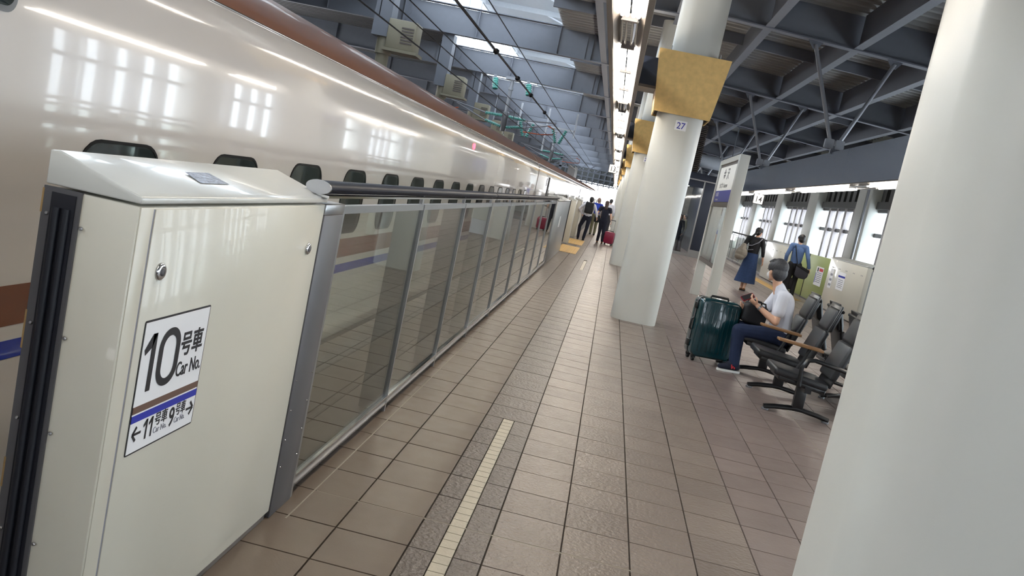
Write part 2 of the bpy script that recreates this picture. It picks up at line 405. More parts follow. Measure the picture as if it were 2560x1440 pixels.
for gi, y in enumerate(GY):
    t = thing('roof_girder', gl[gi], 'roof beam', (0, y, 6.2), 'steel girders across the roof')
    w = MB(); w.hexa([(-24, y - .012, 6.16), (1.5, y - .012, 6.16), (1.5, y + .012, 6.16), (-24, y + .012, 6.16), (-24, y - .012, 7.1), (1.5, y - .012, 7.05), (1.5, y + .012, 7.05), (-24, y + .012, 7.1)])
    w.hexa([(1.5, y - .012, zbot(1.5)), (11.2, y - .012, zbot(11.2)), (11.2, y + .012, zbot(11.2)), (1.5, y + .012, zbot(1.5)), (1.5, y - .012, 7.05), (11.2, y - .012, zroof(11.2)), (11.2, y + .012, zroof(11.2)), (1.5, y + .012, 7.05)])
    w.build('web', 'roof_steel', t)
    f = MB(); f.box(-24, 1.5, y - .14, y + .14, 6.13, 6.16)
    a0, a1 = zbot(1.5), zbot(11.2)
    f.hexa([(1.5, y - .13, a0 - .03), (11.2, y - .13, a1 - .03), (11.2, y + .13, a1 - .03), (1.5, y + .13, a0 - .03), (1.5, y - .13, a0), (11.2, y - .13, a1), (11.2, y + .13, a1), (1.5, y + .13, a0)])
    f.build('bottom_flange', 'roof_steel', t)
    MB().box(-24, -2.9, y - .14, y + .14, 7.1, 7.13).build('top_flange', 'roof_steel', t)
    for x in (-18, -14.5, -11.5, -8.7, -6.0, -3.1, -1.9):
        MB().box(x - .012, x + .012, y - .12, y + .12, 6.16, 7.08).build('stiffener', 'roof_steel', t)
    for x in (-8.7, -3.0):    # haunch plates at the skylight edges
        sg = 1 if x < -5 else -1
        MB().prism([(x, 6.16), (x + sg * -.9, 6.16), (x + sg * -.9, 7.1), (x + sg * .25, 7.1), (x + sg * .25, 6.6)], 'y', y - .05, y + .05).build('haunch_plate', 'roof_steel', t)
    if 15 < y < 75:           # V brace down to the light fascia
        g = thing('v_brace', 'grey tubular V brace rising from the dark fascia to the %s roof girder' % ORD[gi], 'roof brace', (4.68, y, 3.8), 'V braces above the dark fascia')
        for xt in (3.72, 5.55):
            s_ = 1 if xt > 4.68 else -1
            MB().tube([(4.68 + s_ * .1, y, 3.98), (xt, y, zbot(xt) - .1)], .045, 10).build('strut', 'galv', g)
            MB().prism([(xt - .18, zbot(xt) - .02), (xt + .18, zbot(xt) - .02), (xt + .05, zbot(xt) - .2), (xt - .05, zbot(xt) - .2)], 'y', y - .012, y + .012).build('gusset_plate', 'roof_steel', g)
            MB().prism(rrect(4.68 + s_ * .12, 3.94, .2, .22, .03), 'y', y - .06, y + .06).build('end_bracket', 'galv', g)
        MB().box(4.62, 4.74, y - .05, y + .05, 3.72, 3.9).build('base_block', 'roof_steel', g)
bay = ['bay above the camera', 'second bay', 'third bay', 'fourth bay', 'fifth bay', 'sixth bay', 'seventh bay', 'eighth bay', 'ninth bay']
xn = {-1.4: 'left of the lamp row', 0.55: 'over the white columns', 2.6: 'first right of the columns', 4.65: 'over the dark fascia', 6.7: 'over the right platform edge', 8.8: 'over the right track'}
for gi in range(1, 9):
    ya, yb = GY[gi] + .13, GY[gi + 1] - .13
    for x in YB:
        t = thing('roof_beam', 'grey lengthwise roof beam in the %s, %s' % (bay[gi], xn[x]), 'roof beam', (x, ya, 6.2), 'lengthwise roof beams')
        zb = zbot(x) + .02; zt = zroof(x)
        MB().box(x - .012, x + .012, ya, yb, zb, zt).build('web', 'roof_steel', t)
        MB().box(x - .10, x + .10, ya, yb, zb - .025, zb).build('bottom_flange', 'roof_steel', t)
    t = thing('purlin', 'thin grey cross purlin in the middle of the %s of the roof' % bay[gi], 'roof beam', (3, (ya + yb) / 2, 6.7), 'cross purlins under the deck')
    ym = (ya + yb) / 2
    for i_, (xa, xb) in enumerate(zip([-3.0] + YB, YB + [11.1])):
        MB().hexa([(xa + .015, ym - .05, zroof(xa) - .3), (xb - .015, ym - .05, zroof(xb) - .3), (xb - .015, ym + .05, zroof(xb) - .3), (xa + .015, ym + .05, zroof(xa) - .3),
                   (xa + .015, ym - .05, zroof(xa)), (xb - .015, ym - .05, zroof(xb)), (xb - .015, ym + .05, zroof(xb)), (xa + .015, ym + .05, zroof(xa))]).build('purlin_segment', 'roof_steel', t)
# skylight monitor over the track
for sx, x in (('left', -8.7), ('right', -3.0)):
    mw = MB().box(x - .05, x + .05, -16, 190, 7.1, 7.5).box(x - .05, x + .05, -16, 190, 10.0, 10.3).build('wall_skylight_' + sx, 'monitor_panel'); struct(mw)
    for k in range(50):
        MB().box(x - .06, x + .06, -16 + k * 3.0, -15.75 + k * 3.0, 7.5, 10.0).build('mullion', 'monitor_panel', mw)
    MB().box(x - .03, x + .03, -16, 190, 8.6, 8.68).build('rail', 'monitor_panel', mw)
    MB().box(x - .004, x + .004, -16, 190, 7.5, 10.0).build('pane', 'glass_window', mw)
cs = MB().box(-8.8, -2.9, -16, 190, 10.3, 10.36).build('ceiling_skylight', 'monitor_panel'); struct(cs)
for y in range(0, 95, 5):
    MB().box(-8.65, -3.05, y - .06, y + .06, 10.05, 10.3).build('rafter', 'monitor_panel', cs)
    MB().bar((-5.85, y, 10.2), (-4.6, y + 2.5, 10.2), .08, .08).build('brace', 'monitor_panel', cs)

# ------------------------------------------------------------------ walls beyond the tracks
WX = 11.0
PY = [-28 + 9.55 * k for k in range(22)]
rw = struct(MB().box(WX - .05, WX + .25, -30, 190, -1.4, -0.2).box(WX, WX + .2, -30, 190, 5.15, 6.7).build('wall_right', 'wall_dark'))
up_ = MB()
for k, y in enumerate(PY):
    pb = MB().box(WX - .55, WX + .2, y - 1.0, y + 1.0, -1.3, 6.7).build('pillar', 'wall_white', rw, bevel=.04)
n = 0
for k in range(len(PY) - 1):
    ya, yb = PY[k] + 1.0, PY[k + 1] - 1.0
    n += 1
    w = struct(MB().box(WX - .25, WX + .1, ya, yb, 3.55, 3.86).build('window_%d' % n, 'wall_dark'))
    nm = 5; stp = (yb - ya) / nm
    for j in range(nm + 1):
        y = ya + j * stp
        if 0 < j < nm: MB().box(WX - .14, WX + .1, y - .2, y + .2, -.2, 3.55).build('mullion', 'mullion', w)
        if j < nm:
            MB().box(WX + .05, WX + .06, y + .1, y + stp - .1, -.2, 3.5).build('pane', 'glass_window', w)
            MB().box(WX + .1, WX + .16, y + stp * .5 - .06, y + stp * .5 + .06, -.2, 3.5).build('thin_mullion', 'mullion_dark', w)
    MB().box(WX - .06, WX + .08, ya, yb, 2.38, 2.55).build('transom', 'mullion_dark', w)
    MB().box(WX - .12, WX + .1, ya, yb, 3.42, 3.55).build('head_rail', 'mullion_dark', w)
    upw = MB().box(WX + .1, WX + .2, ya, yb, 3.86, 5.15)
    q = ya
    while q < yb - .4: upw.box(WX - .12, WX + .1, q, q + .55, 3.86, 5.15); q += 1.0
    upw.build('ribbed_panel', 'wall_dark', w)
lw = struct(MB().box(-20.2, -20, -30, 190, -1.4, 1.2).box(-20.2, -20, -30, 190, 4.6, 8).box(-20.2, -20, -30, 30, 1.2, 4.6).build('wall_left', 'wall_dark'))
for k in range(21):
    y = 33 + k * 7
    MB().box(-20.1, -19.4, y - 1.2, y + 1.2, -1.4, 7).build('pillar', 'wall_white', lw)
    for j in (1, 2, 3): MB().box(-20.05, -19.85, y + 1.2 + j * 1.1, y + 1.4 + j * 1.1, 1.2, 4.6).build('mullion', 'mullion', lw)
we = struct(MB().box(-24, 11.2, 150, 150.2, 3.9, 8).build('wall_end', 'wall_dark'))
for k in range(34): MB().box(-23.5 + k, -23.3 + k, 149.8, 150, 3.4, 6).build('rib', 'roof_steel', we)
struct(MB().box(-24, 11.2, -20.2, -20, -1.5, 9).build('wall_back', 'wall_dark'))

# ------------------------------------------------------------------ bullet train
HALF = [(-2.30, -1.0), (-2.16, -.75), (-2.10, -.3), (-2.085, .1), (-2.08, .553), (-2.08, .626), (-2.08, .683), (-2.08, .84), (-2.08, .9), (-2.08, 1.15), (-2.08, 1.42), (-2.08, 1.7), (-2.081, 1.85), (-2.085, 1.93), (-2.093, 2.0), (-2.105, 2.06), (-2.128, 2.11), (-2.16, 2.15)]
ROOF = [(-2.16, 2.15), (-2.2, 2.205), (-2.27, 2.277), (-2.38, 2.357), (-2.52, 2.427), (-2.72, 2.492), (-3.0, 2.55), (-3.35, 2.585), (-3.76, 2.6)]
CX = -3.76
def mir(p): return [(2 * CX - x, z) for x, z in reversed(p)]
def sweep(prof, y0, y1, close=False, caps=False):
    b = MB(); n = len(prof); v = [(x, y0, z) for x, z in prof] + [(x, y1, z) for x, z in prof]
    f = [(i, i + 1, i + 1 + n, i + n) for i in range(n - 1)]
    b.add(v, f, True)
    if caps: b.add([(x, y0, z) for x, z in prof], [tuple(range(n))]); b.add([(x, y1, z) for x, z in prof], [tuple(range(n - 1, -1, -1))])
    return b
def xside(z):
    for (xa, za), (xb, zb) in zip(HALF, HALF[1:]):
        if za <= z <= zb: return xa + (xb - xa) * (z - za) / (zb - za)
    return -2.08
def side_panel(y, z, w, h, r, off, thick, n=6):
    """rounded panel lying on the curved flank"""
    pts = rrect(y, z, w, h, r, n); b = MB(); k = len(pts)
    fr = [(xside(zz) + off, yy, zz) for yy, zz in pts]; bk = [(xside(zz) + off - thick, yy, zz) for yy, zz in pts]
    b.add(fr + bk, [tuple(range(k)), tuple(range(2 * k - 1, k - 1, -1))] + [(i, (i + 1) % k, (i + 1) % k + k, i + k) for i in range(k)])
    return b
def side_ring(y, z, w, h, r, wd, off, n=6):
    a = rrect(y, z, w, h, r, n); c = rrect(y, z, w - 2 * wd, h - 2 * wd, max(.01, r - wd), n); k = len(a); b = MB()
    A = [(xside(q) + off, p, q) for p, q in a]; B = [(xside(q) + off, p, q) for p, q in c]; A2 = [(x - .02, p, q) for x, p, q in A]; B2 = [(x - .02, p, q) for x, p, q in B]
    b.add(A + B + A2 + B2, [(i, (i + 1) % k, (i + 1) % k + k, i + k) for i in range(k)] + [(i, (i + 1) % k, (i + 1) % k + 2 * k, i + 2 * k) for i in range(k)] + [(i + k, (i + 1) % k + k, (i + 1) % k + 3 * k, i + 3 * k) for i in range(k)])
    return b
def car(y0, y1, label, wins, doors, name='train_car'):
    t = thing(name, label, 'train', (-3.76, y0, -1.28), 'cars of the white and copper train')
    full = HALF + ROOF[1:-1] + [ROOF[-1]] + mir(HALF + ROOF[1:-1])
    low = HALF + mir(HALF)
    body = sweep(HALF, y0, y1); body.add(sweep(mir(HALF), y0, y1).v, sweep(mir(HALF), y0, y1).f, True)
    for y in (y0, y1): body.add([(x, y, z) for x, z in full], [tuple(range(len(full)))])
    body.build('body', 'train_white', t)
    sweep(ROOF + mir(ROOF[:-1]), y0, y1).build('roof', 'train_copper', t)
    sweep([(-2.158, 2.145), (-2.150, 2.146), (-2.160, 2.158)], y0, y1).build('gutter_line', 'chrome', t)
    for nm, za, zb, m in (('brown_stripe', .683, .84, 'stripe_brown'), ('blue_stripe', .553, .626, 'stripe_blue')):
        sweep([(xside(za) + .0025, za), (xside(zb) + .0025, zb)], y0 + .02, y1 - .02).build(nm, m, t)
    for w in wins:
        p = side_panel(w, 1.146, .60, .508, .13, .003, .02).build('window_pane', 'train_glass', t)
        side_ring(w, 1.146, .616, .524, .138, .013, .005).build('window_seal', 'window_seal', p)
    for d in doors:
        p = MB().box(-2.3, -2.088, d - .36, d + .36, .02, 1.86)
        side_panel(d, .95, .74, 1.86, .05, .004, .02).build('door_opening', 'dark_gap', t)
        q = side_panel(d + .75, .95, .78, 1.88, .05, .006, .02).build('door_leaf', 'train_white', t)
        side_panel(d + .75, 1.25, .3, .5, .08, .009, .01).build('door_window', 'train_glass', q)
        side_panel(d - .75, 1.72, .05, .24, .02, .01, .02).build('grab_slot', 'dark_gap', t)
    b = MB()
    for yy in [y0 + 3 + 4.4 * i for i in range(5)]: b.lathe((-3.3, yy, -1.0), [(.43, -.06), (.43, .06)], 20, 'x')
    b.build('wheels', 'train_grey', t)
    MB().box(-5.3, -2.35, y0 + .4, y1 - .4, -1.15, -.8).build('underframe', 'train_grey', t)
    return t
W1 = [3.488 + 1.117 * k for k in range(-3, 17)]
car(-2.4, 22.55, 'nearest white train car with copper roof beside the glass fence', [w for w in W1 if -1.0 < w < 20.8], [-1.6])
t = thing('car_joint', 'dark rubber joint between the two nearest train cars', 'train coupling', (-3.76, 22.6, -1))
sweep([(x - .06, z - .04) for x, z in HALF + ROOF[1:]] , 22.55, 22.75).build('bellows', 'dark_gap', t)
car(22.75, 47.7, 'second white train car beyond the first gap, its door open', [30.2 + 1.0 * k for k in range(16)], [26.6])
car(47.9, 72.8, 'third white train car in the distance', [55 + 1.0 * k for k in range(16)], [51.5])
car(73.0, 98, 'farthest white train car at the end of the platform', [80 + 1.0 * k for k in range(16)], [76.5])
# destination display high on the near car and a red door lamp
t = thing('destination_display', 'dark rounded display panel high on the nearest train car', 'display', (-2.17, 2.35, 1.9))
side_panel(2.30, 1.90, .86, .23, .05, .008, .02).build('frame', 'train_grey', t)
side_panel(2.30, 1.90, .82, .19, .04, .012, .01).build('screen', 'train_glass', t)
t = thing('door_lamp', 'small round red lamp glowing on the train flank', 'lamp', (-2.18, 12.1, 1.93))
MB().lathe((xside(1.93) - .02, 12.1, 1.93), [(.045, 0), (.045, .028), (.03, .036)], 14, 'x').build('lens', 'red_lamp', t)
# roof deck railing on the third car (pantograph shields)
t = thing('pantograph_shield', 'dark slatted pantograph guard on the roof of the third train car', 'train part', (-2.9, 52, 2.5))
for k in range(9):
    MB().box(-3.0, -2.95, 50 + k * .9, 50.1 + k * .9, 2.56, 3.05).build('post', 'steel', t)
MB().box(-3.02, -2.93, 49.9, 57.4, 3.05, 3.1).build('rail', 'steel', t)
MB().box(-3.05, -3.01, 57.6, 62, 2.56, 3.3).build('side_plate', 'train_grey', t)

# ------------------------------------------------------------------ platform door cabinet with the car number
FX = -1.12
def cabinet(y0, y1, label, full=True, face='box_paint', fx=FX, depth=.24):
    bx = fx - depth
    t = thing('door_cabinet', label, 'platform door', (fx - .12, y0, 0), 'platform door cabinets')
    MB().box(bx, fx, y0, y1, .035, 1.345).build('body', face, t, bevel=.004)
    MB().box(bx + .01, fx - .012, y0 + .01, y1 - .01, 0, .036).build('plinth', 'steel', t)
    MB().prism([(fx + .006, 1.352), (fx + .006, 1.370), (fx - .02, 1.378), (bx + .02, 1.438), (bx - .006, 1.436), (bx - .006, 1.352)], 'y', y0 - .006, y1 + .003).build('sloping_top', 'box_top', t, bevel=.004)
    # seal slot on the end face
    MB().box(bx - .008, fx - .148, y0 - .006, y0 + .002, .05, 1.347).build('seal_frame', 'dark_steel', t)
    MB().box(bx + .016, fx - .160, y0 - .009, y0 + .002, .05, 1.335).build('rubber_seal', 'navy_rubber', t)
    MB().tube([(bx + .035, y0 - .012, .06), (bx + .035, y0 - .012, 1.3)], .011, 8).tube([(bx + .062, y0 - .012, .06), (bx + .062, y0 - .012, 1.3)], .009, 8).build('seal_lip', 'navy_rubber', t)
    return t
c1 = cabinet(1.985, 3.35, 'large cream platform door cabinet with the car number 10 plate')
MB().box(FX, FX + .004, 2.058, 3.275, .085, 1.338).build('access_panel', 'box_paint', c1, bevel=.0015)
MB().box(FX - .001, FX + .0012, 2.050, 2.058, .085, 1.338).build('panel_gap', 'print_grey', c1)
MB().box(FX, FX + .003, 1.99, 2.049, .085, 1.343).build('corner_trim', 'box_paint', c1, bevel=.001)
for y, z in ((2.125, 1.172), (3.225, 1.172)):
    lk = MB().lathe((FX + .003, y, z), [(.0, 0), (.024, 0), (.024, .005), (.019, .009), (.012, .009)], 24, 'x').build('lock', 'chrome', c1)
    MB().lathe((FX + .010, y, z), [(.012, 0), (.011, .004), (.004, .004)], 16, 'x').build('key_barrel', 'dark_steel', lk)
for z in (.15, .45, .75, 1.0, 1.28):
    for x in (-1.352, -1.258):
        MB().lathe((x, 1.980, z - .02 * (x > -1.3)), [(.005, 0), (.005, -.003), (.003, -.005)], 10, 'y').build('rivet', 'steel', c1)
for z, h in ((.98, .05), (1.31, .03), (.6, .04), (.3, .05)):
    MB().box(-1.371, -1.366, 1.9785, 1.9815, z - h, z + h).build('rust_stain', 'rust', c1)
MB().add([(FX - .075, 2.43, 1.3965), (FX - .135, 2.44, 1.4175), (FX - .14, 2.60, 1.4192), (FX - .075, 2.62, 1.3965)], [(0, 1, 2, 3)]).build('foil_sticker', 'foil', c1)
# number plate, flat print on the cabinet
s1 = thing('car_number_plate', 'white plate reading 10 car number on the near cream cabinet', 'sign', (FX, 2.27, .85))
P = FX + .0045
MB().prism(rrect(2.2755, .853, .368, .376, .006, 3), 'x', P, P + .0012).build('border', 'print_black', s1)
MB().box(P, P + .0020, 2.0965, 2.4545, .670, 1.0355).build('plate', 'print_white', s1)
MB().box(P, P + .0026, 2.0965, 2.4545, .783, .803).build('brown_band', 'print_brown', s1)
MB().box(P, P + .0026, 2.0965, 2.4545, .757, .778).build('blue_band', 'print_blue', s1)
Q = P + .0027
b = MB().box(Q, Q + .0006, 2.142, 2.163, .838, 1.0)
b.prism([(2.142, 1.0), (2.163, 1.0), (2.142, .962), (2.112, .945), (2.106, .960)], 'x', Q, Q + .0006); b.build('lettering', 'print_black', s1)
zo = rrect(2.241, .919, .116, .168, .056, 10); zi = rrect(2.241, .919, .070, .124, .034, 10); b = MB(); n_ = len(zo)
b.add([(Q + .0006, y, z) for y, z in zo] + [(Q + .0006, y, z) for y, z in zi], [(i, (i + 1) % n_, (i + 1) % n_ + n_, i + n_) for i in range(n_)]); b.build('lettering', 'print_black', s1)
text('lettering', '号車', 'print_black', s1, .078, face_px(Q, 2.304, .912), .86, .0014)
text('lettering', 'Car No.', 'print_black', s1, .062, face_px(Q, 2.298, .846), .72, .0006)
b = MB()
for y in (2.178, 2.206):
    b.box(Q, Q + .0006, y, y + .007, .694, .752); b.prism([(y, .752), (y + .007, .752), (y, .738), (y - .012, .731), (y - .013, .738)], 'x', Q, Q + .0006)
b.build('lettering', 'print_black', s1)
text('lettering', '号車', 'print_black', s1, .042, face_px(Q, 2.222, .722), .85, .0002)
text('lettering', 'Car No.', 'print_grey', s1, .026, face_px(Q, 2.222, .697), .85)
text('lettering', '9', 'print_black', s1, .082, face_px(Q, 2.303, .694), .80, .0006)
text('lettering', '号車', 'print_black', s1, .042, face_px(Q, 2.338, .722), .72, .0002)
text('lettering', 'Car No.', 'print_grey', s1, .026, face_px(Q, 2.338, .697), .72)
for ya, yb in ((2.154, 2.112), (2.404, 2.444)):
    sg = 1 if yb > ya else -1
    b = MB().box(Q, Q + .0006, min(ya, yb), max(ya, yb), .7185, .7255)
    for sz in (1, -1): b.bar((Q + .0003, yb, .722), (Q + .0003, yb - sg * .018, .722 + sz * .02), .008, .0006, up=(1, 0, 0))
    b.build('arrow', 'print_black', s1)

# ------------------------------------------------------------------ glass platform fence
FG = -1.14
PST = [3.62, 5.22, 6.72, 8.22, 9.75, 11.3, 12.9, 14.5, 16.1, 17.7]
t = thing('glass_fence', 'long glass platform fence with steel posts and a dark round handrail', 'fence', (FG, 3.4, 0))
MB().box(FG - .05, FG + .022, 3.36, 3.60, 0, 1.30).build('end_plate', 'dark_steel', t, bevel=.003)
MB().box(FG - .05, FG + .023, 3.36, 3.60, 1.30, 1.345).build('end_cap', 'steel', t, bevel=.003)
for z in (.22, .34, .47, .6):
    for y in (3.385, 3.575): MB().lathe((FG + .022, y, z), [(.004, 0), (.003, .003)], 8, 'x').build('screw', 'chrome', t)
for i, y in enumerate(PST):
    MB().box(FG - .012, FG + .018, y - .012, y + .012, .0, 1.335).build('post', 'steel', t)
    MB().box(FG - .15, FG - .012, y - .018, y + .010, .0, 1.30).build('back_post', 'post_grey', t)
    if i: MB().box(FG - .02, FG + .0, y - .02, y + .02, 1.335, 1.40).build('rail_bracket', 'steel', t)
for i, (a, b_) in enumerate(zip(PST, PST[1:])):
    MB().box(FG - .012, FG + .014, a + .012, b_ - .012, 1.30, 1.335).build('top_rail', 'steel', t)
    lo = MB().box(FG - .014, FG + .016, a + .012, b_ - .012, .055, .095).build('bottom_rail', 'steel', t)
    MB().box(FG + .016, FG + .021, a + .012, b_ - .012, .055, .062).box(FG + .004, FG + .020, a + .012, b_ - .012, .095, .105).build('bead', 'chrome', lo)
    MB().box(FG - .02, FG - .015, a + .012, b_ - .012, 0, .055).build('kick_plate', 'dark_steel', t)
    MB().box(FG - .003, FG + .003, a + .012, b_ - .012, .095, 1.30).build('pane', 'glass_fence', t)
hr = [(3.30, 8.2), (8.23, 11.2), (11.23, 17.7)]
for a, b_ in hr: MB().tube([(FG + .0, a, 1.412), (FG + .0, b_, 1.412)], .05, 24, flat=.52).build('handrail', 'rail_blue', t)
for a, b_ in hr: MB().box(FG - .01, FG + .046, a, b_, 1.374, 1.384).build('rail_lip', 'chrome', t)
MB().tube([(FG, 3.288, 1.412), (FG, 3.30, 1.412)], .052, 24, flat=.54).build('rail_end', 'steel', t)
MB().box(FG - .03, FG - .012, 3.33, 3.40, 1.345, 1.40).build('rail_bracket', 'steel', t)

# far cabinets and fence continuation
c2 = cabinet(18.0, 22.9, 'far steel-faced door cabinet at the end of the glass fence', face='steel')
MB().box(FX + .002, FX + .004, 19.6, 20.0, .75, 1.0).build('notice', 'print_white', c2)
cabinet(26.5, 27.35, 'far cream door cabinet between the two yellow pads')
cabinet(31.0, 33.4, 'far cream door cabinet behind the man with a backpack')
t = thing('bar_fence', 'far barred steel platform fence beyond the man with a backpack', 'fence', (FG, 33.4, 0))
for k in range(60): MB().box(FG - .015, FG + .015, 33.6 + k * .3, 33.66 + k * .3, .05, 1.25).build('bar', 'steel', t)
MB().box(FG - .03, FG + .03, 33.4, 52, 1.25, 1.32).build('rail', 'steel', t)
for y in (52, 60, 68, 78): cabinet(y, y + 3, 'distant cream door cabinet, %s beyond the barred fence' % ORD[int((y - 50) / 8)])

# ------------------------------------------------------------------ columns
def column(x0, y0, label, num=None, w=.64, r=.2, cap=True, top=6.25, panel=False):
    cx, cy = x0 + w / 2, y0 + w / 2
    t = thing('column', label, 'column', (cx, cy, 0), 'white columns along the platform')
    b = MB(); pts = rrect(cx, cy, w, w, r, 8); n = len(pts)
    b.add([(x, y, 0) for x, y in pts] + [(x, y, top) for x, y in pts], [(i, (i + 1) % n, (i + 1) % n + n, i + n) for i in range(n)], True)
    b.add([(x, y, 0) for x, y in pts], [tuple(range(n))]); b.add([(x, y, top) for x, y in pts], [tuple(range(n))])
    b.build('shaft', 'column_paint', t)
    if num:
        p = MB().prism(rrect(cx + .025, 2.78, .155, .13, .004, 2), 'y', y0 - .003, y0 + .002).build('number_label', 'print_white', t)
        text('lettering', num, 'print_number_blue', p, .122, face_ny(cx + .025, y0 - .0032, 2.737), .95, .001, 'CENTER')
    if panel:
        q = MB().box(cx + .05, cx + .75, cy, cy + .5, .38, 2.9).build('side_panel', 'wall_white', t, bevel=.01)
        MB().box(cx + .06, cx + .74, cy + .01, cy + .49, 0, .38).build('plinth', 'monitor_panel', q)
        MB().prism(rrect(cx + .22, .62, .13, .26, .01, 2), 'y', cy - .012, cy).build('socket_plate', 'print_grey', q)
        for j in range(4): MB().box(cx + .175, cx + .265, cy - .016, cy - .012, .53 + j * .05, .555 + j * .05).build('socket_slot', 'print_black', q)
    return t
def capital(cx, cy, par):
    t = bpy.data.objects.new('gold_box', None); C.objects.link(t); t.parent = par; ORG[t.name] = ORG[par.name]; t['label'] = 'flared gold leaf box'
    zb, zt, hb, ht = 2.91, 3.72, .385, .485
    cb = [(-hb, -hb), (hb, -hb), (hb, hb), (-hb, hb)]; ct = [(-ht, -ht), (ht, -ht), (ht, ht), (-ht, ht)]
    for i in range(4):
        a, b_, c_, d_ = cb[i], cb[(i + 1) % 4], ct[(i + 1) % 4], ct[i]
        f = [(cx + a[0], cy + a[1], zb), (cx + b_[0], cy + b_[1], zb), (cx + c_[0], cy + c_[1], zt), (cx + d_[0], cy + d_[1], zt)]
        s = .96
        k = [(cx + a[0] * s, cy + a[1] * s, zb), (cx + b_[0] * s, cy + b_[1] * s, zb), (cx + c_[0] * s, cy + c_[1] * s, zt), (cx + d_[0] * s, cy + d_[1] * s, zt)]
        MB().hexa([f[0], f[1], k[1], k[0], f[3], f[2], k[2], k[3]]).build('gold_panel', 'gold_leaf', t)
    MB().box(cx - hb * .94, cx + hb * .94, cy - hb * .94, cy + hb * .94, zb + .02, zb + .05).box(cx - ht * .92, cx + ht * .92, cy - ht * .92, cy + ht * .92, zt - .05, zt - .02).build('inner_plate', 'dark_gap', t)
    for sx in (-1, 1): MB().tube([(cx + sx * .33, cy - ht + .03, zt), (cx + sx * .33, cy - ht + .03, zt + .06)], .006, 6).build('pin', 'steel', t)
    return t
column(.83, 2.29, 'huge white column filling the right edge of the photo', r=.18)
cols = [(.31, 12.05, '27', 'white column numbered 27 standing beside the walkway'), (.225, 22.2, '26', 'white column numbered 26 partly behind column 27'),
        (.17, 32.3, '25', 'third white column along the walkway behind column 26'), (.13, 42.3, None, 'fourth white column along the walkway, slim in the distance'),
        (.1, 52.3, None, 'fifth white column far along the walkway'), (.08, 62.3, None, 'sixth white column far along the walkway'), (.06, 72.3, None, 'farthest white column at the platform end')]
for i, (x, y, n, l) in enumerate(cols):
    pc = column(x, y, l, n, panel=(i == 1))
    capital(x + .32, y + .35, pc)
    t = MB().box(-.03, x - .03, y + .1, y + .62, 3.24, 3.62).build('lamp_arm', 'navy_wall', pc)
    MB().box(-.05, x - .02, y + .08, y + .64, 3.205, 3.24).build('arm_trim', 'lamp_housing', t)

# ------------------------------------------------------------------ fluorescent lamp row over the walkway
def lamp_row(xa, xb, z, y0, y1, first_off, per, seg_label, side, hh=.28):
    k = 0; y = y0
    while y < y1 - .1:
        yb = min(y + per, y1)
        t = thing('lamp_trough', seg_label % ORD[k] if k < 22 else seg_label % 'last', 'ceiling light', ((xa + xb) / 2, y, z), 'lamp troughs ' + side)
        for sx, x in (((1, xa), (-1, xb)) if hh > .2 else ()):
            MB().hexa([(x, y, z), (x + sx * .05, y, z), (x + sx * .05, yb, z), (x, yb, z), (x, y, z + hh), (x + sx * .03, y, z + hh), (x + sx * .03, yb, z + hh), (x, yb, z + hh)]).build('side_panel', 'lamp_housing', t)
            MB().hexa([(x + sx * .05, y, z + .01), (x + sx * .054, y, z + .01), (x + sx * .054, yb, z + .01), (x + sx * .05, yb, z + .01), (x + sx * .115, y, z + .13), (x + sx * .12, y, z + .13), (x + sx * .12, yb, z + .13), (x + sx * .115, yb, z + .13)]).build('reflector_wing', 'reflector', t)
        MB().box(xa + .1, xb - .1, y, yb, z + .13, z + .16) if hh > .2 else MB().box(xa, xb, y, yb, z + .1, z + .118).build('reflector_top', 'reflector', t)
        off = 1.45; n = 3; L = (per - off) / n
        spans = [(y + .02, y + off - .02, False)] + [(y + off + i * L + .03, y + off + (i + 1) * L - .03, True) for i in range(n)]
        cx = (xa + xb) / 2
        for a, b_, lit in spans:
            if b_ > y1: continue
            for dx in ((-.075, -.030, .030, .075) if hh > .2 else (-.045, .045)):
                tb_ = MB().tube([(cx + dx, a + .09, z + .085), (cx + dx, b_ - .09, z + .085)], .021 if lit else .012, 10) if hh > .2 else MB().tube([(cx + dx * 2, a + .06, z + .055), (cx + dx * 2, b_ - .06, z + .055)], .03 if lit else .02, 10)
                tb_.build('lamp_tube', 'lamp_lit' if lit else 'lamp_off', t)
            MB().box(cx - .075, cx + .075, a - .01, a + .06, z + .06, z + .13).build('lamp_holder', 'mullion', t)
        y = yb; k += 1
lamp_row(-.43, -.03, 3.2, 1.4, 140, True, 6.9, '%s fluorescent lamp trough over the walkway by the train', 'over the walkway')
hang = thing('lamp_hangers', 'dark rods hanging the walkway lamp row from the roof', 'bracket', (-.23, 11, 3.4))
for y in GY: MB().box(-.25, -.21, y - .02, y + .02, 3.4, 6.13).build('rod', 'roof_steel', hang)

def number_sign(cx, y, zc, num, label, s=.38):
    t = thing('platform_number', label, 'sign', (cx, y, zc))
    MB().prism(rrect(cx, zc, s, s, .02, 3), 'y', y, y + .12).build('case', 'print_black', t)
    MB().prism(rrect(cx, zc, s * .9, s * .9, .015, 3), 'y', y - .004, y).build('face', 'sign_lit', t)
    text('lettering', num, 'print_black', t, s * .8, face_ny(cx, y - .0045, zc - s * .28), .85, s * .006, 'CENTER')
    MB().box(cx - .02, cx + .02, y + .04, y + .08, zc + s / 2, zc + s / 2 + .2).build('hanger', 'print_black', t)
number_sign(-.36, 38.2, 2.95, '13', 'lit sign reading 13 hanging under the walkway lamps')
number_sign(-.2, 80, 2.95, '12', 'tiny distant lit sign reading 12 under the walkway lamps')
number_sign(4.88, 31.0, 2.71, '14', 'lit sign reading 14 hanging below the dark fascia', .36)

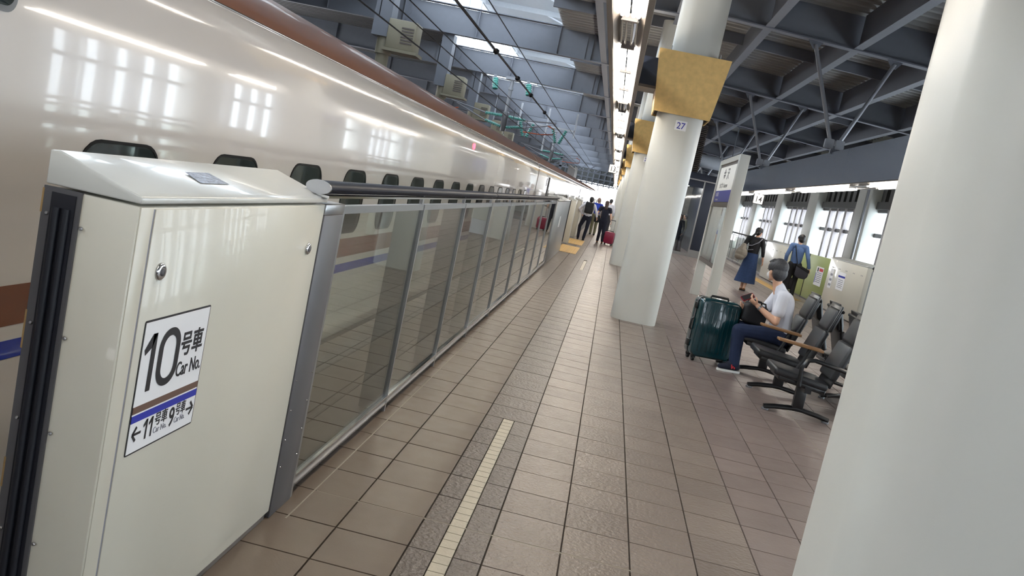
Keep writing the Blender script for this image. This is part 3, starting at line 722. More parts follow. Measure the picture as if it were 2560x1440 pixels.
# ------------------------------------------------------------------ dark fascia with its lamps on the right
FS = 4.66
t = thing('fascia_board', 'long dark blue-grey fascia board over the right platform side', 'fascia', (FS, 20, 3.0))
for k in range(24):
    ya = -10 + k * 4.2
    MB().box(FS, FS + .08, ya, ya + 4.19, 2.98 + .0, 3.75).build('fascia_panel', 'fascia', t)
MB().box(FS + .08, FS + .35, -10, 90.7, 3.65, 3.75).build('top_plate', 'fascia', t)
MB().box(FS + .33, FS + .40, -10, 90.7, 2.98, 3.75).build('back_board', 'fascia', t)
lamp_row(-.43, -.03, 3.2, -2.2, 1.39, True, 3.58, 'short %s unseen fill trough added above the camera', 'over the walkway')  # out-of-view lamps added to brighten the near column
lamp_row(FS + .02, FS + .36, 2.86, 3.8, 90, True, 6.9, '%s fluorescent lamp trough under the dark fascia', 'under the fascia', .115)

# ------------------------------------------------------------------ right platform doors and fence
RX = 5.85
def rcab(y0, y1, label, m='box_paint', cat='platform door'):
    t = thing('door_cabinet', label, cat, (RX + .12, y0, 0), 'platform doors on the right')
    MB().box(RX, RX + .26, y0, y1, .03, 1.33).build('body', m, t, bevel=.006)
    MB().prism([(RX - .006, 1.335), (RX - .006, 1.352), (RX + .25, 1.42), (RX + .266, 1.42), (RX + .266, 1.335)], 'y', y0 - .004, y1 + .004).build('sloping_top', 'box_top', t)
    MB().box(RX + .12, RX + .262, y0 - .006, y0, .05, 1.32).build('end_seal', 'duct_dark', t)
    return t
r1 = rcab(20.0, 23.3, 'cream door cabinet with posted notices beside the green doors')
for y in (20.3, 20.95, 21.6, 22.25, 22.9):
    for d in (-.05, .05): MB().lathe((RX, y + d, 1.12), [(.012, 0), (.012, -.008)], 8, 'x').build('key_hole', 'print_grey', r1)
n1 = thing('notice', 'white printed notice with a blue bar on the cream cabinet', 'notice', (RX, 21.9, .85))
MB().box(RX - .006, RX - .001, 21.55, 22.2, .62, 1.06).build('sheet', 'print_white', n1)
MB().box(RX - .008, RX - .006, 21.57, 22.18, .93, .975).build('bar', 'print_blue', n1)
for j in range(5): MB().box(RX - .008, RX - .006, 21.65, 22.1, .86 - j * .045, .875 - j * .045).build('print_line', 'print_grey', n1)
n2 = thing('notice', 'narrow white notice at the left of the cream cabinet', 'notice', (RX, 22.8, .9))
MB().box(RX - .006, RX - .001, 22.68, 23.0, .58, 1.08).build('sheet', 'print_white', n2)
for j in range(3): MB().box(RX - .008, RX - .006, 22.73, 22.95, .64 + j * .13, .70 + j * .13).build('print_block', 'print_grey', n2)
for k, (a, b_) in enumerate(((23.34, 25.9), (25.94, 28.5))):
    t = thing('green_door', ['sage green platform door leaf with a red-printed poster', 'sage green platform door leaf behind the man in blue'][k], 'platform door', (RX + .1, a, 0), 'green platform doors')
    MB().box(RX + .06, RX + .14, a, b_, .04, 1.30).build('leaf', 'green_door', t, bevel=.005)
    MB().box(RX + .055, RX + .145, a - .01, a + .03, .04, 1.30).build('edge_seal', 'print_black', t)
    MB().box(RX + .05, RX + .15, a, b_, 0.0, .04).build('sill', 'dark_steel', t)
n3 = thing('poster', 'white poster with red heading on the green door', 'poster', (RX + .05, 24.2, .8))
MB().box(RX + .05, RX + .057, 23.95, 24.75, .50, 1.02).build('sheet', 'print_white', n3)
MB().box(RX + .047, RX + .05, 24.0, 24.4, .90, .98).build('heading', 'print_red', n3)
MB().box(RX + .047, RX + .05, 24.5, 24.62, .88, .99).build('figure', 'print_black', n3)
for j in range(6): MB().box(RX + .047, RX + .05, 24.05, 24.6, .84 - j * .05, .858 - j * .05).build('print_line', 'print_grey', n3)
MB().box(RX + .047, RX + .05, 24.66, 24.72, .56, .84).build('side_mark', 'print_blue', n3)
r2_ = rcab(28.55, 32.8, 'cream door cabinet beyond the green doors, behind the walking woman')
for y in (29.2, 29.9, 30.6, 31.3):
    for d in (-.05, .05): MB().lathe((RX, y + d, 1.1), [(.012, 0), (.012, -.008)], 8, 'x').build('key_hole', 'print_grey', r2_)
MB().box(RX - .006, RX - .001, 28.9, 29.1, .7, 1.0).build('notice_label', 'print_white', r2_)
def rfence(y0, y1, label):
    t = thing('glass_fence', label, 'fence', (RX + .1, y0, 0), 'glass fences on the right')
    n = max(1, int((y1 - y0) / 1.5)); st = (y1 - y0) / n
    for k in range(n + 1): MB().box(RX + .08, RX + .12, y0 + k * st - .02, y0 + k * st + .02, 0, 1.26).build('post', 'steel', t)
    for k in range(n): MB().box(RX + .097, RX + .103, y0 + k * st + .02, y0 + (k + 1) * st - .02, .1, 1.2).build('pane', 'glass_fence', t)
    MB().box(RX + .07, RX + .13, y0, y1, .05, .1).build('bottom_rail', 'steel', t)
    MB().box(RX + .075, RX + .125, y0, y1, 1.2, 1.25).build('top_rail', 'steel', t)
    MB().tube([(RX + .1, y0, 1.34), (RX + .1, y1, 1.34)], .035, 10).build('handrail', 'rail_blue', t)
rfence(10, 19.9, 'glass fence at the right nearer than the cream cabinet')
rfence(32.9, 44, 'glass fence at the right beyond the walking woman')
rcab(44.1, 48, 'distant cream door cabinet at the end of the right glass fence')
rfence(48.1, 80, 'farthest glass fence on the right platform side')

# ------------------------------------------------------------------ station name board
t = thing('station_board', 'tall pale grey station name board with map case', 'sign board', (2.12, 17.5, 0))
XA, XB = 2.03, 2.21
for y in (16.1, 18.85): MB().box(XA, XB, y - .09, y + .09, 0, 2.9).build('post', 'column_paint', t, bevel=.006)
MB().box(XA, XB, 16.19, 18.76, 2.80, 2.9).build('top_bar', 'column_paint', t)
f = MB().box(XA + .03, XB - .03, 16.19, 18.76, 1.98, 2.80).build('name_panel', 'duct_dark', t)
MB().box(XA + .02, XA + .03, 16.24, 18.71, 2.25, 2.74).build('white_face', 'sign_lit', f)
MB().box(XA + .02, XA + .03, 16.24, 18.71, 2.02, 2.25).build('blue_face', 'print_blue', f)
text('lettering', '金  沢', 'print_black', f, .24, face_nx(XA + .0195, 18.0, 2.49), 1.4, .003)
text('lettering', 'かなざわ  Kanazawa', 'print_black', f, .12, face_nx(XA + .0195, 18.3, 2.31), 1.2, .001)
text('lettering', '新高岡', 'print_white', f, .10, face_nx(XA + .0195, 18.55, 2.14), 1.4)
text('lettering', 'Shin-Takaoka', 'print_white', f, .06, face_nx(XA + .0195, 18.55, 2.05), 1.4)
MB().box(XA + .0, XB - .0, 16.19, 18.76, 1.92, 1.98).build('mid_bar', 'duct_dark', t)
mc = MB().box(XA + .05, XB - .02, 16.19, 18.76, .82, 1.92).build('map_case', 'print_black', t)
for k in range(3): MB().box(XA + .035, XA + .05, 16.28 + k * .82, 17.0 + k * .82, .9, 1.86).build('map_sheet', 'poster', mc)
MB().box(XA + .01, XB - .01, 16.19, 18.76, .76, .84).build('bottom_bar', 'duct_dark', t)
MB().box(XA + .02, XA + .026, 16.19, 18.76, .84, 1.92).build('glass_cover', 'glass_window', t)

# ------------------------------------------------------------------ glazed waiting room
t = thing('waiting_room', 'glazed waiting room with navy wall behind column 27', 'room', (2.6, 36.2, 0))
MB().box(3.47, 3.95, 36.15, 36.3, .3, 3.12).build('navy_panel', 'navy_wall', t)
MB().box(3.47, 3.95, 36.14, 36.31, 0, .3).build('plinth', 'steel', t)
MB().box(3.42, 3.47, 36.12, 36.32, 0, 3.12).build('jamb', 'steel', t)
MB().box(3.85, 3.95, 36.3, 46, 0, 3.12).build('side_wall', 'navy_wall', t)
MB().box(1.2, 3.42, 36.2, 36.22, .12, 2.85).build('front_pane', 'glass_room', t)
MB().box(1.2, 3.42, 36.15, 36.28, 0, .12).build('sill', 'steel', t)
MB().box(1.2, 3.47, 36.14, 36.3, 2.85, 3.12).build('header', 'navy_wall', t)
MB().box(1.1, 4.0, 36.05, 46, 3.12, 3.42).build('roof_slab', 'navy_wall', t)
MB().box(1.1, 4.02, 36.03, 36.05, 3.12, 3.17).build('trim', 'steel', t)
MB().box(1.2, 3.85, 45.8, 46, 0, 3.12).build('rear_wall', 'poster', t)
lp = MB().tube([(2.0, 37, 3.02), (2.0, 44, 3.02)], .03, 8).tube([(3.2, 37, 3.02), (3.2, 44, 3.02)], .03, 8).build('lamp_tubes', 'lamp_lit', t)
MB().box(2.3, 3.3, 44, 44.1, 1.6, 2.5).build('blue_display', 'print_blue', t)
t = thing('louvre_stack', 'dark slatted vertical duct above the waiting room', 'duct', (2.9, 36.3, 3.4))
for k in range(26): MB().box(2.78, 3.08, 36.2, 36.6, 3.45 + k * .075, 3.49 + k * .075).build('slat', 'duct_dark', t)
MB().box(2.82, 3.04, 36.3, 36.6, 3.42, 5.45).build('core', 'dark_gap', t)
t = thing('air_duct', 'large round pale duct under the roof beyond the waiting room', 'duct', (3.5, 44, 4.3))
MB().tube([(2.6, 44.0, 4.45), (5.6, 44.0, 4.45)], .32, 18).build('duct', 'monitor_panel', t)
for x in (3.0, 5.2): MB().box(x - .02, x + .02, 43.98, 44.02, 4.7, 6.9).build('hanger', 'roof_steel', t)

# ------------------------------------------------------------------ overhead line equipment
def sheds(b, a, c, r, n, core=.4):
    a = Vector(a); c = Vector(c); pts = []
    d = (c - a).normalized(); u = Vector((0, 0, 1)) if abs(d.z) < .9 else Vector((1, 0, 0)); w = d.cross(u).normalized(); u = w.cross(d)
    L = (c - a).length; prof = []
    for i in range(n):
        s = i / n * L; e = L / n
        prof += [(r * core, s), (r, s + e * .35), (r, s + e * .5), (r * core, s + e * .9)]
    m = 12; v = []; f = []
    for rr, h in prof:
        for j in range(m): v.append(a + d * h + (w * math.cos(2 * PI * j / m) + u * math.sin(2 * PI * j / m)) * rr)
    for i in range(len(prof) - 1):
        for j in range(m): f.append((i * m + j, i * m + (j + 1) % m, (i + 1) * m + (j + 1) % m, (i + 1) * m + j))
    b.add(v, f, True); return b
def droparm(y, x, label, big=True):
    t = thing('catenary_drop_post', label, 'overhead line post', (x, y, 4), 'catenary drop posts over the track')
    MB().tube([(x, y, 6.13), (x, y, 3.75)], .085, 14).build('pipe', 'galv', t)
    MB().box(x - .3, x + .3, y - .15, y + .15, 6.0, 6.13).build('head_plate', 'galv', t)
    MB().lathe((x, y, 5.55), [(.12, 0), (.12, .12)], 12).build('collar', 'galv', t)
    MB().lathe((x, y, 3.65), [(.11, 0), (.14, .25), (.14, .85), (.1, .9)], 12).build('sleeve', 'dark_steel', t)
    for sx, tip in ((-1, -2.6), (1, 2.4)):
        h = .45 if sx < 0 else .1
        up = MB().tube([(x + sx * .95, y, 4.32 + .02), (x + tip, y - .1, 4.45 + h * .3)], .03, 8).build('upper_arm', 'galv', t)
        sheds(MB(), (x + sx * .15, y, 4.35), (x + sx * .95, y, 4.33), .09, 12).build('insulator', 'insulator', up)
        lo = MB().tube([(x + sx * .9, y, 4.0), (x + tip * .9, y - .1, 4.28 + h * .5)], .028, 8).build('lower_arm', 'galv', t)
        sheds(MB(), (x + sx * .12, y, 3.85), (x + sx * .9, y, 4.0), .085, 12).build('insulator', 'insulator', lo)
        MB().tube([(x + tip * .85, y - .1, 4.3), (x + tip * .98, y - .1, 4.2), (x + tip * .98, y - .1, 3.95), (x + tip * .75, y - .1, 3.85), (x + tip * .4, y - .1, 3.8)], .025, 8).build('steady_arm', 'orange_pipe', t)
    return t
droparm(40.0, -5.75, 'nearest catenary drop post with green insulators over the track')
droparm(70.0, -5.75, 'farther catenary drop post over the track')
def hung(p, label):
    t = thing('hanging_insulator', label, 'insulator', p, 'green insulators hanging from the girder')
    x, y, z = p
    sheds(MB(), (x, y, z + .26), (x + .1, y - .12, z - .24), .15, 5, .75).build('insulator_body', 'insulator', t)
    MB().bar((x - .12, y + .05, z + .42), (x + .25, y - .1, z - .02), .02, .03).build('strap', 'galv', t)
    MB().box(x - .08, x + .04, y - .02, y + .06, z + .24, 6.15 if z > 5 else z + .5).build('hanger_plate', 'galv', t)
hung((-6.6, 40.3, 5.72), 'left green insulator hanging under the second lit girder')
hung((-5.02, 40.3, 5.72), 'right green insulator hanging under the second lit girder')
wires = [(-3.75, 3.42, .012, 'thin contact wire just above the copper train roof'), (-3.9, 3.80, .010, 'first thin wire crossing before the dark roof on the left'), (-3.7, 3.92, .010, 'second thin wire beside the first one on the left'),
         (-3.3, 4.30, .026, 'thick black feeder wire with round clamps'), (-3.1, 4.75, .012, 'fine wire at the right of the thick black feeder')]
for i, (x, z, r, l) in enumerate(wires):
    t = thing('overhead_wire', l, 'wire', (x, 0, z), 'overhead wires above the train')
    MB().tube([(x, -14, z), (x, 40, z), (x, 110, z + .1)], r, 6).build('wire', 'wire', t)
    if i == 3:
        for y in (19.5, 23.8, 27.6, 33): MB().lathe((x, y, z - .07), [(.02, 0), (.07, .03), (.07, .10), (.02, .13)], 10).build('clamp', 'wire', t)
    if i == 0:
        for y in range(12, 60, 4): MB().tube([(x, y, z), (x, y, z + .4)], .008, 5).build('dropper', 'wire', t)
# portal frame farther away
t = thing('insulator_portal', 'pale steel hanging portal with insulator strings in the distance', 'overhead line post', (-5.2, 52, 4))
MB().box(-6.6, -3.2, 51.95, 52.05, 5.05, 5.15).build('crossbar', 'monitor_panel', t)
for x in (-6.6, -4.9, -3.2): MB().box(x - .05, x + .05, 51.95, 52.05, 3.6 if x == -4.9 else 4.7, 6.15).build('hanger', 'monitor_panel', t)
for x in (-6.1, -4.1):
    for sx in (-1, 1): sheds(MB(), (x + sx * .4, 52, 5.05), (x + sx * .1, 52, 4.2), .12, 8).build('insulator_string', 'insulator', t)
for i, (y, za, zb) in enumerate(((104, 4.25, 5.2), (142, 3.5, 4.4))):
    t = thing('line_gantry', 'dark lattice gantry across the tracks, %s toward the platform end' % ORD[i], 'overhead line post', (-4, y, -1.28), 'line gantries at the platform end')
    for z in (za, zb): MB().box(-12, 4.2, y - .15, y + .15, z, z + .18).build('chord', 'roof_steel', t)
    for k in range(16): MB().bar((-12 + k, y, za + .1), (-11 + k, y, zb + .1) if k % 2 else (-11.02 + k, y, zb), .1, .1).build('lattice', 'roof_steel', t)
    for x in (-12, -7.2): MB().box(x - .15, x + .15, y - .15, y + .15, -1.28, zb + .2).build('leg', 'roof_steel', t)
    for x in (-9, -5.5, -3): MB().tube([(x, y, za), (x, y, za - .9)], .06, 8).build('dropper', 'roof_steel', t)
# posts of the neighbouring platform
for i, y in enumerate((21, 31, 41, 51, 61)):
    x = -6.3 - .06 * (y - 21)
    t = thing('cream_post', 'cream post with louvred head box beyond the train, %s from the left' % ORD[i], 'post', (x, y, -1.28), 'cream posts beyond the train')
    MB().lathe((x, y, -1.28), [(.16, 0), (.16, 5.2)], 16).build('shaft', 'post_cream', t)
    MB().lathe((x, y, 3.9), [(.2, 0), (.2, .5)], 16).build('collar', 'post_cream', t)
    hb = MB().box(x + .1, x + .8, y - .3, y + .3, 4.05, 4.75).build('head_box', 'post_cream', t, bevel=.02)
    for k in range(6): MB().box(x + .45, x + .75, y - .312, y - .3, 4.2 + k * .07, 4.235 + k * .07).build('louvre', 'duct_dark', hb)
    MB().box(x + .05, x + .9, y - .34, y + .34, 3.98, 4.05).build('tray', 'post_cream', t)
    MB().box(x - .3, x + .12, y - .25, y + .25, 4.3, 6.13).build('neck', 'roof_steel', t)
t = thing('side_insulator', 'green ribbed insulator arm by the right wall', 'insulator', (8.3, 32, 4.1))
sheds(MB(), (7.75, 32, 4.28), (8.35, 32, 4.0), .08, 12).build('insulator_body', 'insulator', t)
MB().tube([(6.3, 32, 4.05), (7.75, 32, 4.28)], .02, 6).build('arm', 'mullion', t)
MB().tube([(8.35, 32, 4.0), (8.7, 32, 3.92), (8.72, 32, -1.28)], .05, 8).build('post', 'galv', t)
t = thing('side_wire', 'thin overhead wire along the right track', 'wire', (7.0, 20, 3.75))
MB().tube([(7.0, -10, 3.75), (7.0, 100, 3.75)], .012, 6).build('wire', 'wire', t)

# ------------------------------------------------------------------ bench seats
def cushion(w, d, h, r=.02):
    b = MB().box(-d / 2, d / 2, -w / 2, w / 2, -h / 2, h / 2)
    return b
def obox(cx, y0, y1, cz, length, thick, ang):
    """slab seen from the side: centre (cx,cz), long axis at ang from +x"""
    c, s = math.cos(ang), math.sin(ang); L, T = length / 2, thick / 2
    p = [(cx + a * c - b_ * s, cz + a * s + b_ * c) for a, b_ in ((-L, -T), (L, -T), (L, T), (-L, T))]
    return MB().prism(p, 'y', y0, y1)
def seat(x, y, dirx, label):
    """dirx=-1: sitter faces -X. x is the beam line."""
    t = thing('bench_seat', label, 'seat', (x, y, 0), 'black padded platform seats')
    m = -dirx
    def X(v): return x + m * v
    def ob(cx, cz, L, T, ang, w): return obox(X(cx), y - w, y + w, cz, L, T, ang if m > 0 else PI - ang)
    ob(-.08, .385, .50, .07, rad(-7), .23).build('seat_cushion', 'seat_leather', t, bevel=.025, seg=3)
    ob(-.06, .335, .44, .05, rad(-7), .215).build('seat_pan', 'seat_black', t, bevel=.012)
    ob(.245, .60, .36, .06, rad(72), .225).build('backrest', 'seat_leather', t, bevel=.025, seg=3)
    ob(.350, .885, .25, .075, rad(74), .20).build('headrest', 'seat_leather', t, bevel=.03, seg=3)
    ob(.285, .70, .72, .022, rad(73), .21).build('back_shell', 'seat_black', t, bevel=.008)
    MB().tube([(X(.40), y - .2, .99), (X(.40), y + .2, .99)], .018, 8).build('top_tube', 'seat_black', t)
    # foot
    MB().box(x - .05, x + .05, y - .03, y + .03, .05, .33).build('pedestal', 'seat_black', t, bevel=.006)
    ft = MB().tube([(x - .30, y, .028), (x - .2, y, .05), (x, y, .075), (x + .2, y, .05), (x + .30, y, .028)], .034, 10, flat=.7).build('foot', 'seat_black', t)
    for sx in (-1, 1): MB().lathe((x + sx * .28, y, 0), [(.035, 0), (.035, .012), (.028, .02)], 12).build('foot_cap', 'dark_steel', ft)
    return t
SY = [8.13, 9.1, 10.05]
BX = 2.08
lab = ['nearest black padded seat with a curved metal end arm', 'middle black padded seat, empty, beside the seated man', 'black padded seat the man in white is sitting on']
for y, l in zip(SY, lab): seat(BX, y, -1, l)
lab = ['rear-facing black seat behind the nearest seat', 'rear-facing black seat behind the middle seat', 'rear-facing black seat behind the seated man']
for y, l in zip([8.6, 9.45, 10.35], lab): seat(2.92, y, 1, l)
t = thing('seat_beam', 'black steel beam joining the front row of seats', 'seat frame', (BX, 9.1, .3))
MB().box(BX - .03, BX + .03, 7.9, 10.4, .27, .325).build('beam', 'seat_black', t)
arm = MB().tube([(BX - .10, 7.86, .33), (BX - .12, 7.84, .50), (BX - .08, 7.84, .575), (BX - .02, 7.84, .59), (BX + .26, 7.84, .55), (BX + .31, 7.84, .50), (BX + .30, 7.86, .34), (BX + .16, 7.86, .30)], .02, 10).build('end_arm', 'seat_black', t)
for i, y in enumerate((8.6, 9.6)):
    a = thing('wooden_armrest', ['nearer wooden armrest between two empty seats', 'farther wooden armrest touching the seated man'][i], 'armrest', (BX, y, .6), 'wooden armrests between seats')
    MB().hexa([(BX - .22, y - .06, .615), (BX + .22, y - .075, .585), (BX + .22, y + .075, .585), (BX - .22, y + .06, .615), (BX - .22, y - .06, .64), (BX + .22, y - .075, .612), (BX + .22, y + .075, .612), (BX - .22, y + .06, .64)]).build('board', 'seat_wood', a, bevel=.006)
    MB().tube([(BX + .1, y, .59), (BX + .06, y, .45), (BX, y, .31)], .018, 8).build('bracket', 'seat_black', a)
t = thing('seat_beam', 'black steel beam joining the rear-facing seats', 'seat frame', (2.92, 9.4, .3))
MB().box(2.89, 2.95, 8.4, 10.6, .27, .325).build('beam', 'seat_black', t)
for i, y in enumerate((9.0, 9.9)):
    a = thing('wooden_armrest', ['nearer wooden armrest of the rear-facing seats', 'farther wooden armrest of the rear-facing seats'][i], 'armrest', (2.92, y, .6), 'wooden armrests between seats')
    MB().box(2.72, 3.14, y - .06, y + .06, .59, .615).build('board', 'seat_wood', a, bevel=.006)
    MB().tube([(2.86, y, .59), (2.9, y, .31)], .018, 8).build('bracket', 'seat_black', a)

# ------------------------------------------------------------------ suitcases
def suitcase(loc, rz, w, d, h, label, m, wheel_r=.03, pull=0.0, red=False):
    t = thing('suitcase', label, 'suitcase', (0, 0, 0)); t.location = loc; t.rotation_euler = (0, 0, rz)
    z0 = .055
    b = MB().prism(rrect(0, z0 + h / 2, w, h, .075, 6), 'y', -d / 2, d / 2).build('shell', m, t, bevel=.03, seg=3)
    for sy in (-1, 1):
        for k in range(8):
            x = -w * .36 + k * w * .72 / 7
            MB().box(x - .008, x + .008, sy * d / 2 - .004, sy * d / 2 + .004, z0 + .07, z0 + h - .06).build('rib', m, b, bevel=.003)
    fr = MB(); pts = rrect(0, z0 + h / 2, w + .012, h + .012, .08, 6); n = len(pts)
    fr.add([(x, -.022, z) for x, z in pts] + [(x, .022, z) for x, z in pts], [(i, (i + 1) % n, (i + 1) % n + n, i + n) for i in range(n)])
    fr.build('frame', 'case_black' if red else 'dark_steel', t)
    MB().tube([(-.11, 0, z0 + h), (-.10, 0, z0 + h + .025), (.10, 0, z0 + h + .025), (.11, 0, z0 + h)], .013, 8).build('top_handle', 'case_black', t)
    MB().tube([(-w / 2, 0, z0 + h * .42), (-w / 2 - .025, 0, z0 + h * .44), (-w / 2 - .025, 0, z0 + h * .6), (-w / 2, 0, z0 + h * .62)], .013, 8).build('side_handle', 'case_black', t)
    for z in (.2, .84): MB().box(-w / 2 - .02, -w / 2 + .01, -.04, .04, z0 + h * z - .04, z0 + h * z + .04).build('latch', 'case_black', t, bevel=.008)
    for sx in (-1, 1):
        for sy in (-1, 1):
            q = MB().box(sx * (w / 2 - .06) - .025, sx * (w / 2 - .06) + .025, sy * (d / 2 - .05) - .025, sy * (d / 2 - .05) + .025, .035, .07).build('caster_mount', 'case_black', t, bevel=.006)
            MB().lathe((sx * (w / 2 - .06) - .014, sy * (d / 2 - .05), wheel_r), [(wheel_r, 0), (wheel_r, .028)], 14, 'x').build('wheel', 'case_black', q)
    if pull:
        for sx in (-1, 1): MB().tube([(sx * .09, d / 2 - .03, z0 + h), (sx * .09, d / 2 - .03, z0 + h + pull)], .008, 6).build('pull_rod', 'steel', t)
        MB().tube([(-.09, d / 2 - .03, z0 + h + pull), (.09, d / 2 - .03, z0 + h + pull)], .014, 8).build('pull_grip', 'case_black', t)
    return t
suitcase((1.44, 10.12, 0), rad(14), .50, .27, .69, 'glossy dark teal suitcase standing before the seated man', 'case_teal')
suitcase((.12, 31.3, 0), rad(-10), .36, .24, .43, 'dark pink suitcase pulled by the woman in navy', 'case_red', pull=.42, red=True)

# ------------------------------------------------------------------ people
def capsule(b, p0, p1, r0, r1, flat=None, n=12):
    """tapered rounded limb; flat=(axis vector, factor) squeezes the section along that axis"""
    p0 = Vector(p0); p1 = Vector(p1); d = p1 - p0; L = max(d.length, 1e-5); d = d / L
    u = Vector((0, 0, 1)) if abs(d.z) < .9 else Vector((0, 1, 0)); w = d.cross(u).normalized(); u = w.cross(d)
    prof = []
    for i in range(1, 5): a = -PI / 2 + i * PI / 8 * .98; prof.append((r0 * math.cos(a), r0 * math.sin(a)))
    for i in range(0, 4): a = i * PI / 8 * .98; prof.append((r1 * math.cos(a), L + r1 * math.sin(a)))
    v = []; f = []; k = len(prof)
    for rr, h in prof:
        for j in range(n):
            o = (w * math.cos(2 * PI * j / n) + u * math.sin(2 * PI * j / n)) * rr
            if flat: ax = Vector(flat[0]).normalized(); o = o - ax * o.dot(ax) * (1 - flat[1])
            v.append(p0 + d * h + o)
    for i in range(k - 1):
        for j in range(n): f.append((i * n + j, i * n + (j + 1) % n, (i + 1) * n + (j + 1) % n, (i + 1) * n + j))
    f.append(tuple(range(n - 1, -1, -1))); f.append(tuple(range((k - 1) * n, k * n)))
    b.add(v, f, True)
def ellip(b, c, r, rot=None, n=14, m=9):
    v = []; f = []; R = rot or Matrix.Identity(3)
    for i in range(m + 1):
        a = -PI / 2 + PI * (i + .02) / (m + .04)
        for j in range(n):
            t = 2 * PI * j / n; v.append(Vector(c) + R @ Vector((r[0] * math.cos(a) * math.cos(t), r[1] * math.cos(a) * math.sin(t), r[2] * math.sin(a))))
    for i in range(m):
        for j in range(n): f.append((i * n + j, i * n + (j + 1) % n, (i + 1) * n + (j + 1) % n, (i + 1) * n + j))
    f.append(tuple(range(n - 1, -1, -1))); f.append(tuple(range(m * n, (m + 1) * n)))
    b.add(v, f, True)
def blob(name, b, m, parent, voxel=.01, smooth=4):
    me = b.mesh(); o = bpy.data.objects.new('tmp', me); C.objects.link(o)
    r = o.modifiers.new('r', 'REMESH'); r.mode = 'VOXEL'; r.voxel_size = voxel; r.use_smooth_shade = True
    s = o.modifiers.new('s', 'SMOOTH'); s.factor = .5; s.iterations = smooth
    dg = bpy.context.evaluated_depsgraph_get(); me2 = bpy.data.meshes.new_from_object(o.evaluated_get(dg))
    bpy.data.objects.remove(o); bpy.data.meshes.remove(me)
    me2.materials.clear()
    return link(name, me2, m, parent)
def hand(b, wrist, direc, palm_n, s=1.0, curl=.4, side=1):
    """palm + five unequal fingers. direc = along the hand, palm_n = palm normal, side=+1/-1 puts the thumb"""
    d = Vector(direc).normalized(); n = Vector(palm_n); n = (n - d * n.dot(d)).normalized(); a = d.cross(n) * side; w = Vector(wrist)
    capsule(b, w, w + d * .075 * s, .028 * s, .036 * s, flat=(n, .5))
    capsule(b, w + d * .045 * s - a * .018 * s, w + d * .08 * s + a * .022 * s, .020 * s, .018 * s, flat=(n, .7))
    for i, L in enumerate((.068, .078, .072, .056)):
        base = w + d * .085 * s + a * (.030 - i * .020) * s
        d1 = (d * math.cos(curl) + n * math.sin(curl)); d2 = (d * math.cos(curl * 2.2) + n * math.sin(curl * 2.2))
        mid = base + d1 * L * .5 * s; tip = mid + d2 * L * .5 * s
        capsule(b, base, mid, .0095 * s, .009 * s, n=8); capsule(b, mid, tip, .009 * s, .0075 * s, n=8)
    tb = w + d * .025 * s + a * .030 * s; tm = tb + (d * .6 + a * .7 + n * .25).normalized() * .04 * s; tt = tm + (d * .85 + a * .25 + n * .45).normalized() * .032 * s
    capsule(b, tb, tm, .012 * s, .011 * s, n=8); capsule(b, tm, tt, .011 * s, .0085 * s, n=8)
def head(b, c, R, s=1.0):
    """c = head centre, R = rotation (local +y is the face direction)"""
    P = lambda x, y, z: Vector(c) + R @ (Vector((x, y, z)) * s)
    ellip(b, P(0, -.01, .03), (.076 * s, .095 * s, .088 * s), R)
    ellip(b, P(0, .025, -.045), (.058 * s, .066 * s, .068 * s), R)
    capsule(b, P(0, .088, .0), P(0, .102, -.025), .010 * s, .015 * s, n=8)
    capsule(b, P(-.022, .082, -.062), P(.022, .082, -.062), .008 * s, .008 * s, n=8)
    capsule(b, P(0, .075, -.098), P(0, .07, -.1), .02 * s, .02 * s, n=8)
    for sx in (-1, 1):
        ellip(b, P(sx * .078, -.005, -.02), (.012 * s, .022 * s, .034 * s), R)
        capsule(b, P(sx * .045, .078, .018), P(sx * .02, .085, .018), .012 * s, .012 * s, n=8)
def eyes(t, c, R, s=1.0):
    b = MB(); P = lambda x, y, z: Vector(c) + R @ (Vector((x, y, z)) * s)
    for sx in (-1, 1): ellip(b, P(sx * .031, .083, .0), (.012 * s, .008 * s, .006 * s), R, 8, 5)
    b.build('eyes', 'print_black', t)
def hairb(c, R, s=1.0, long=0.0, fringe=True):
    b = MB(); P = lambda x, y, z: Vector(c) + R @ (Vector((x, y, z)) * s)
    ellip(b, P(0, -.025, .045), (.090 * s, .100 * s, .088 * s), R)
    ellip(b, P(0, -.052, -.015), (.084 * s, .070 * s, .085 * s), R)
    for sx in (-1, 1): ellip(b, P(sx * .072, .01, .03), (.022 * s, .045 * s, .05 * s), R)
    if fringe: ellip(b, P(0, .038, .082), (.066 * s, .040 * s, .036 * s), R)
    else:
        for a_ in range(7): capsule(b, P(-.06 + a_ * .02, .0, .10), P(-.066 + a_ * .022, .052, .078 + .006 * (a_ % 2)), .022 * s, .012 * s, n=8)
    if long:
        capsule(b, P(0, -.06, -.02), P(0, -.085, -.02 - long), .085 * s, .07 * s)
    return b
def Rz(a): return Matrix.Rotation(a, 3, 'Z')

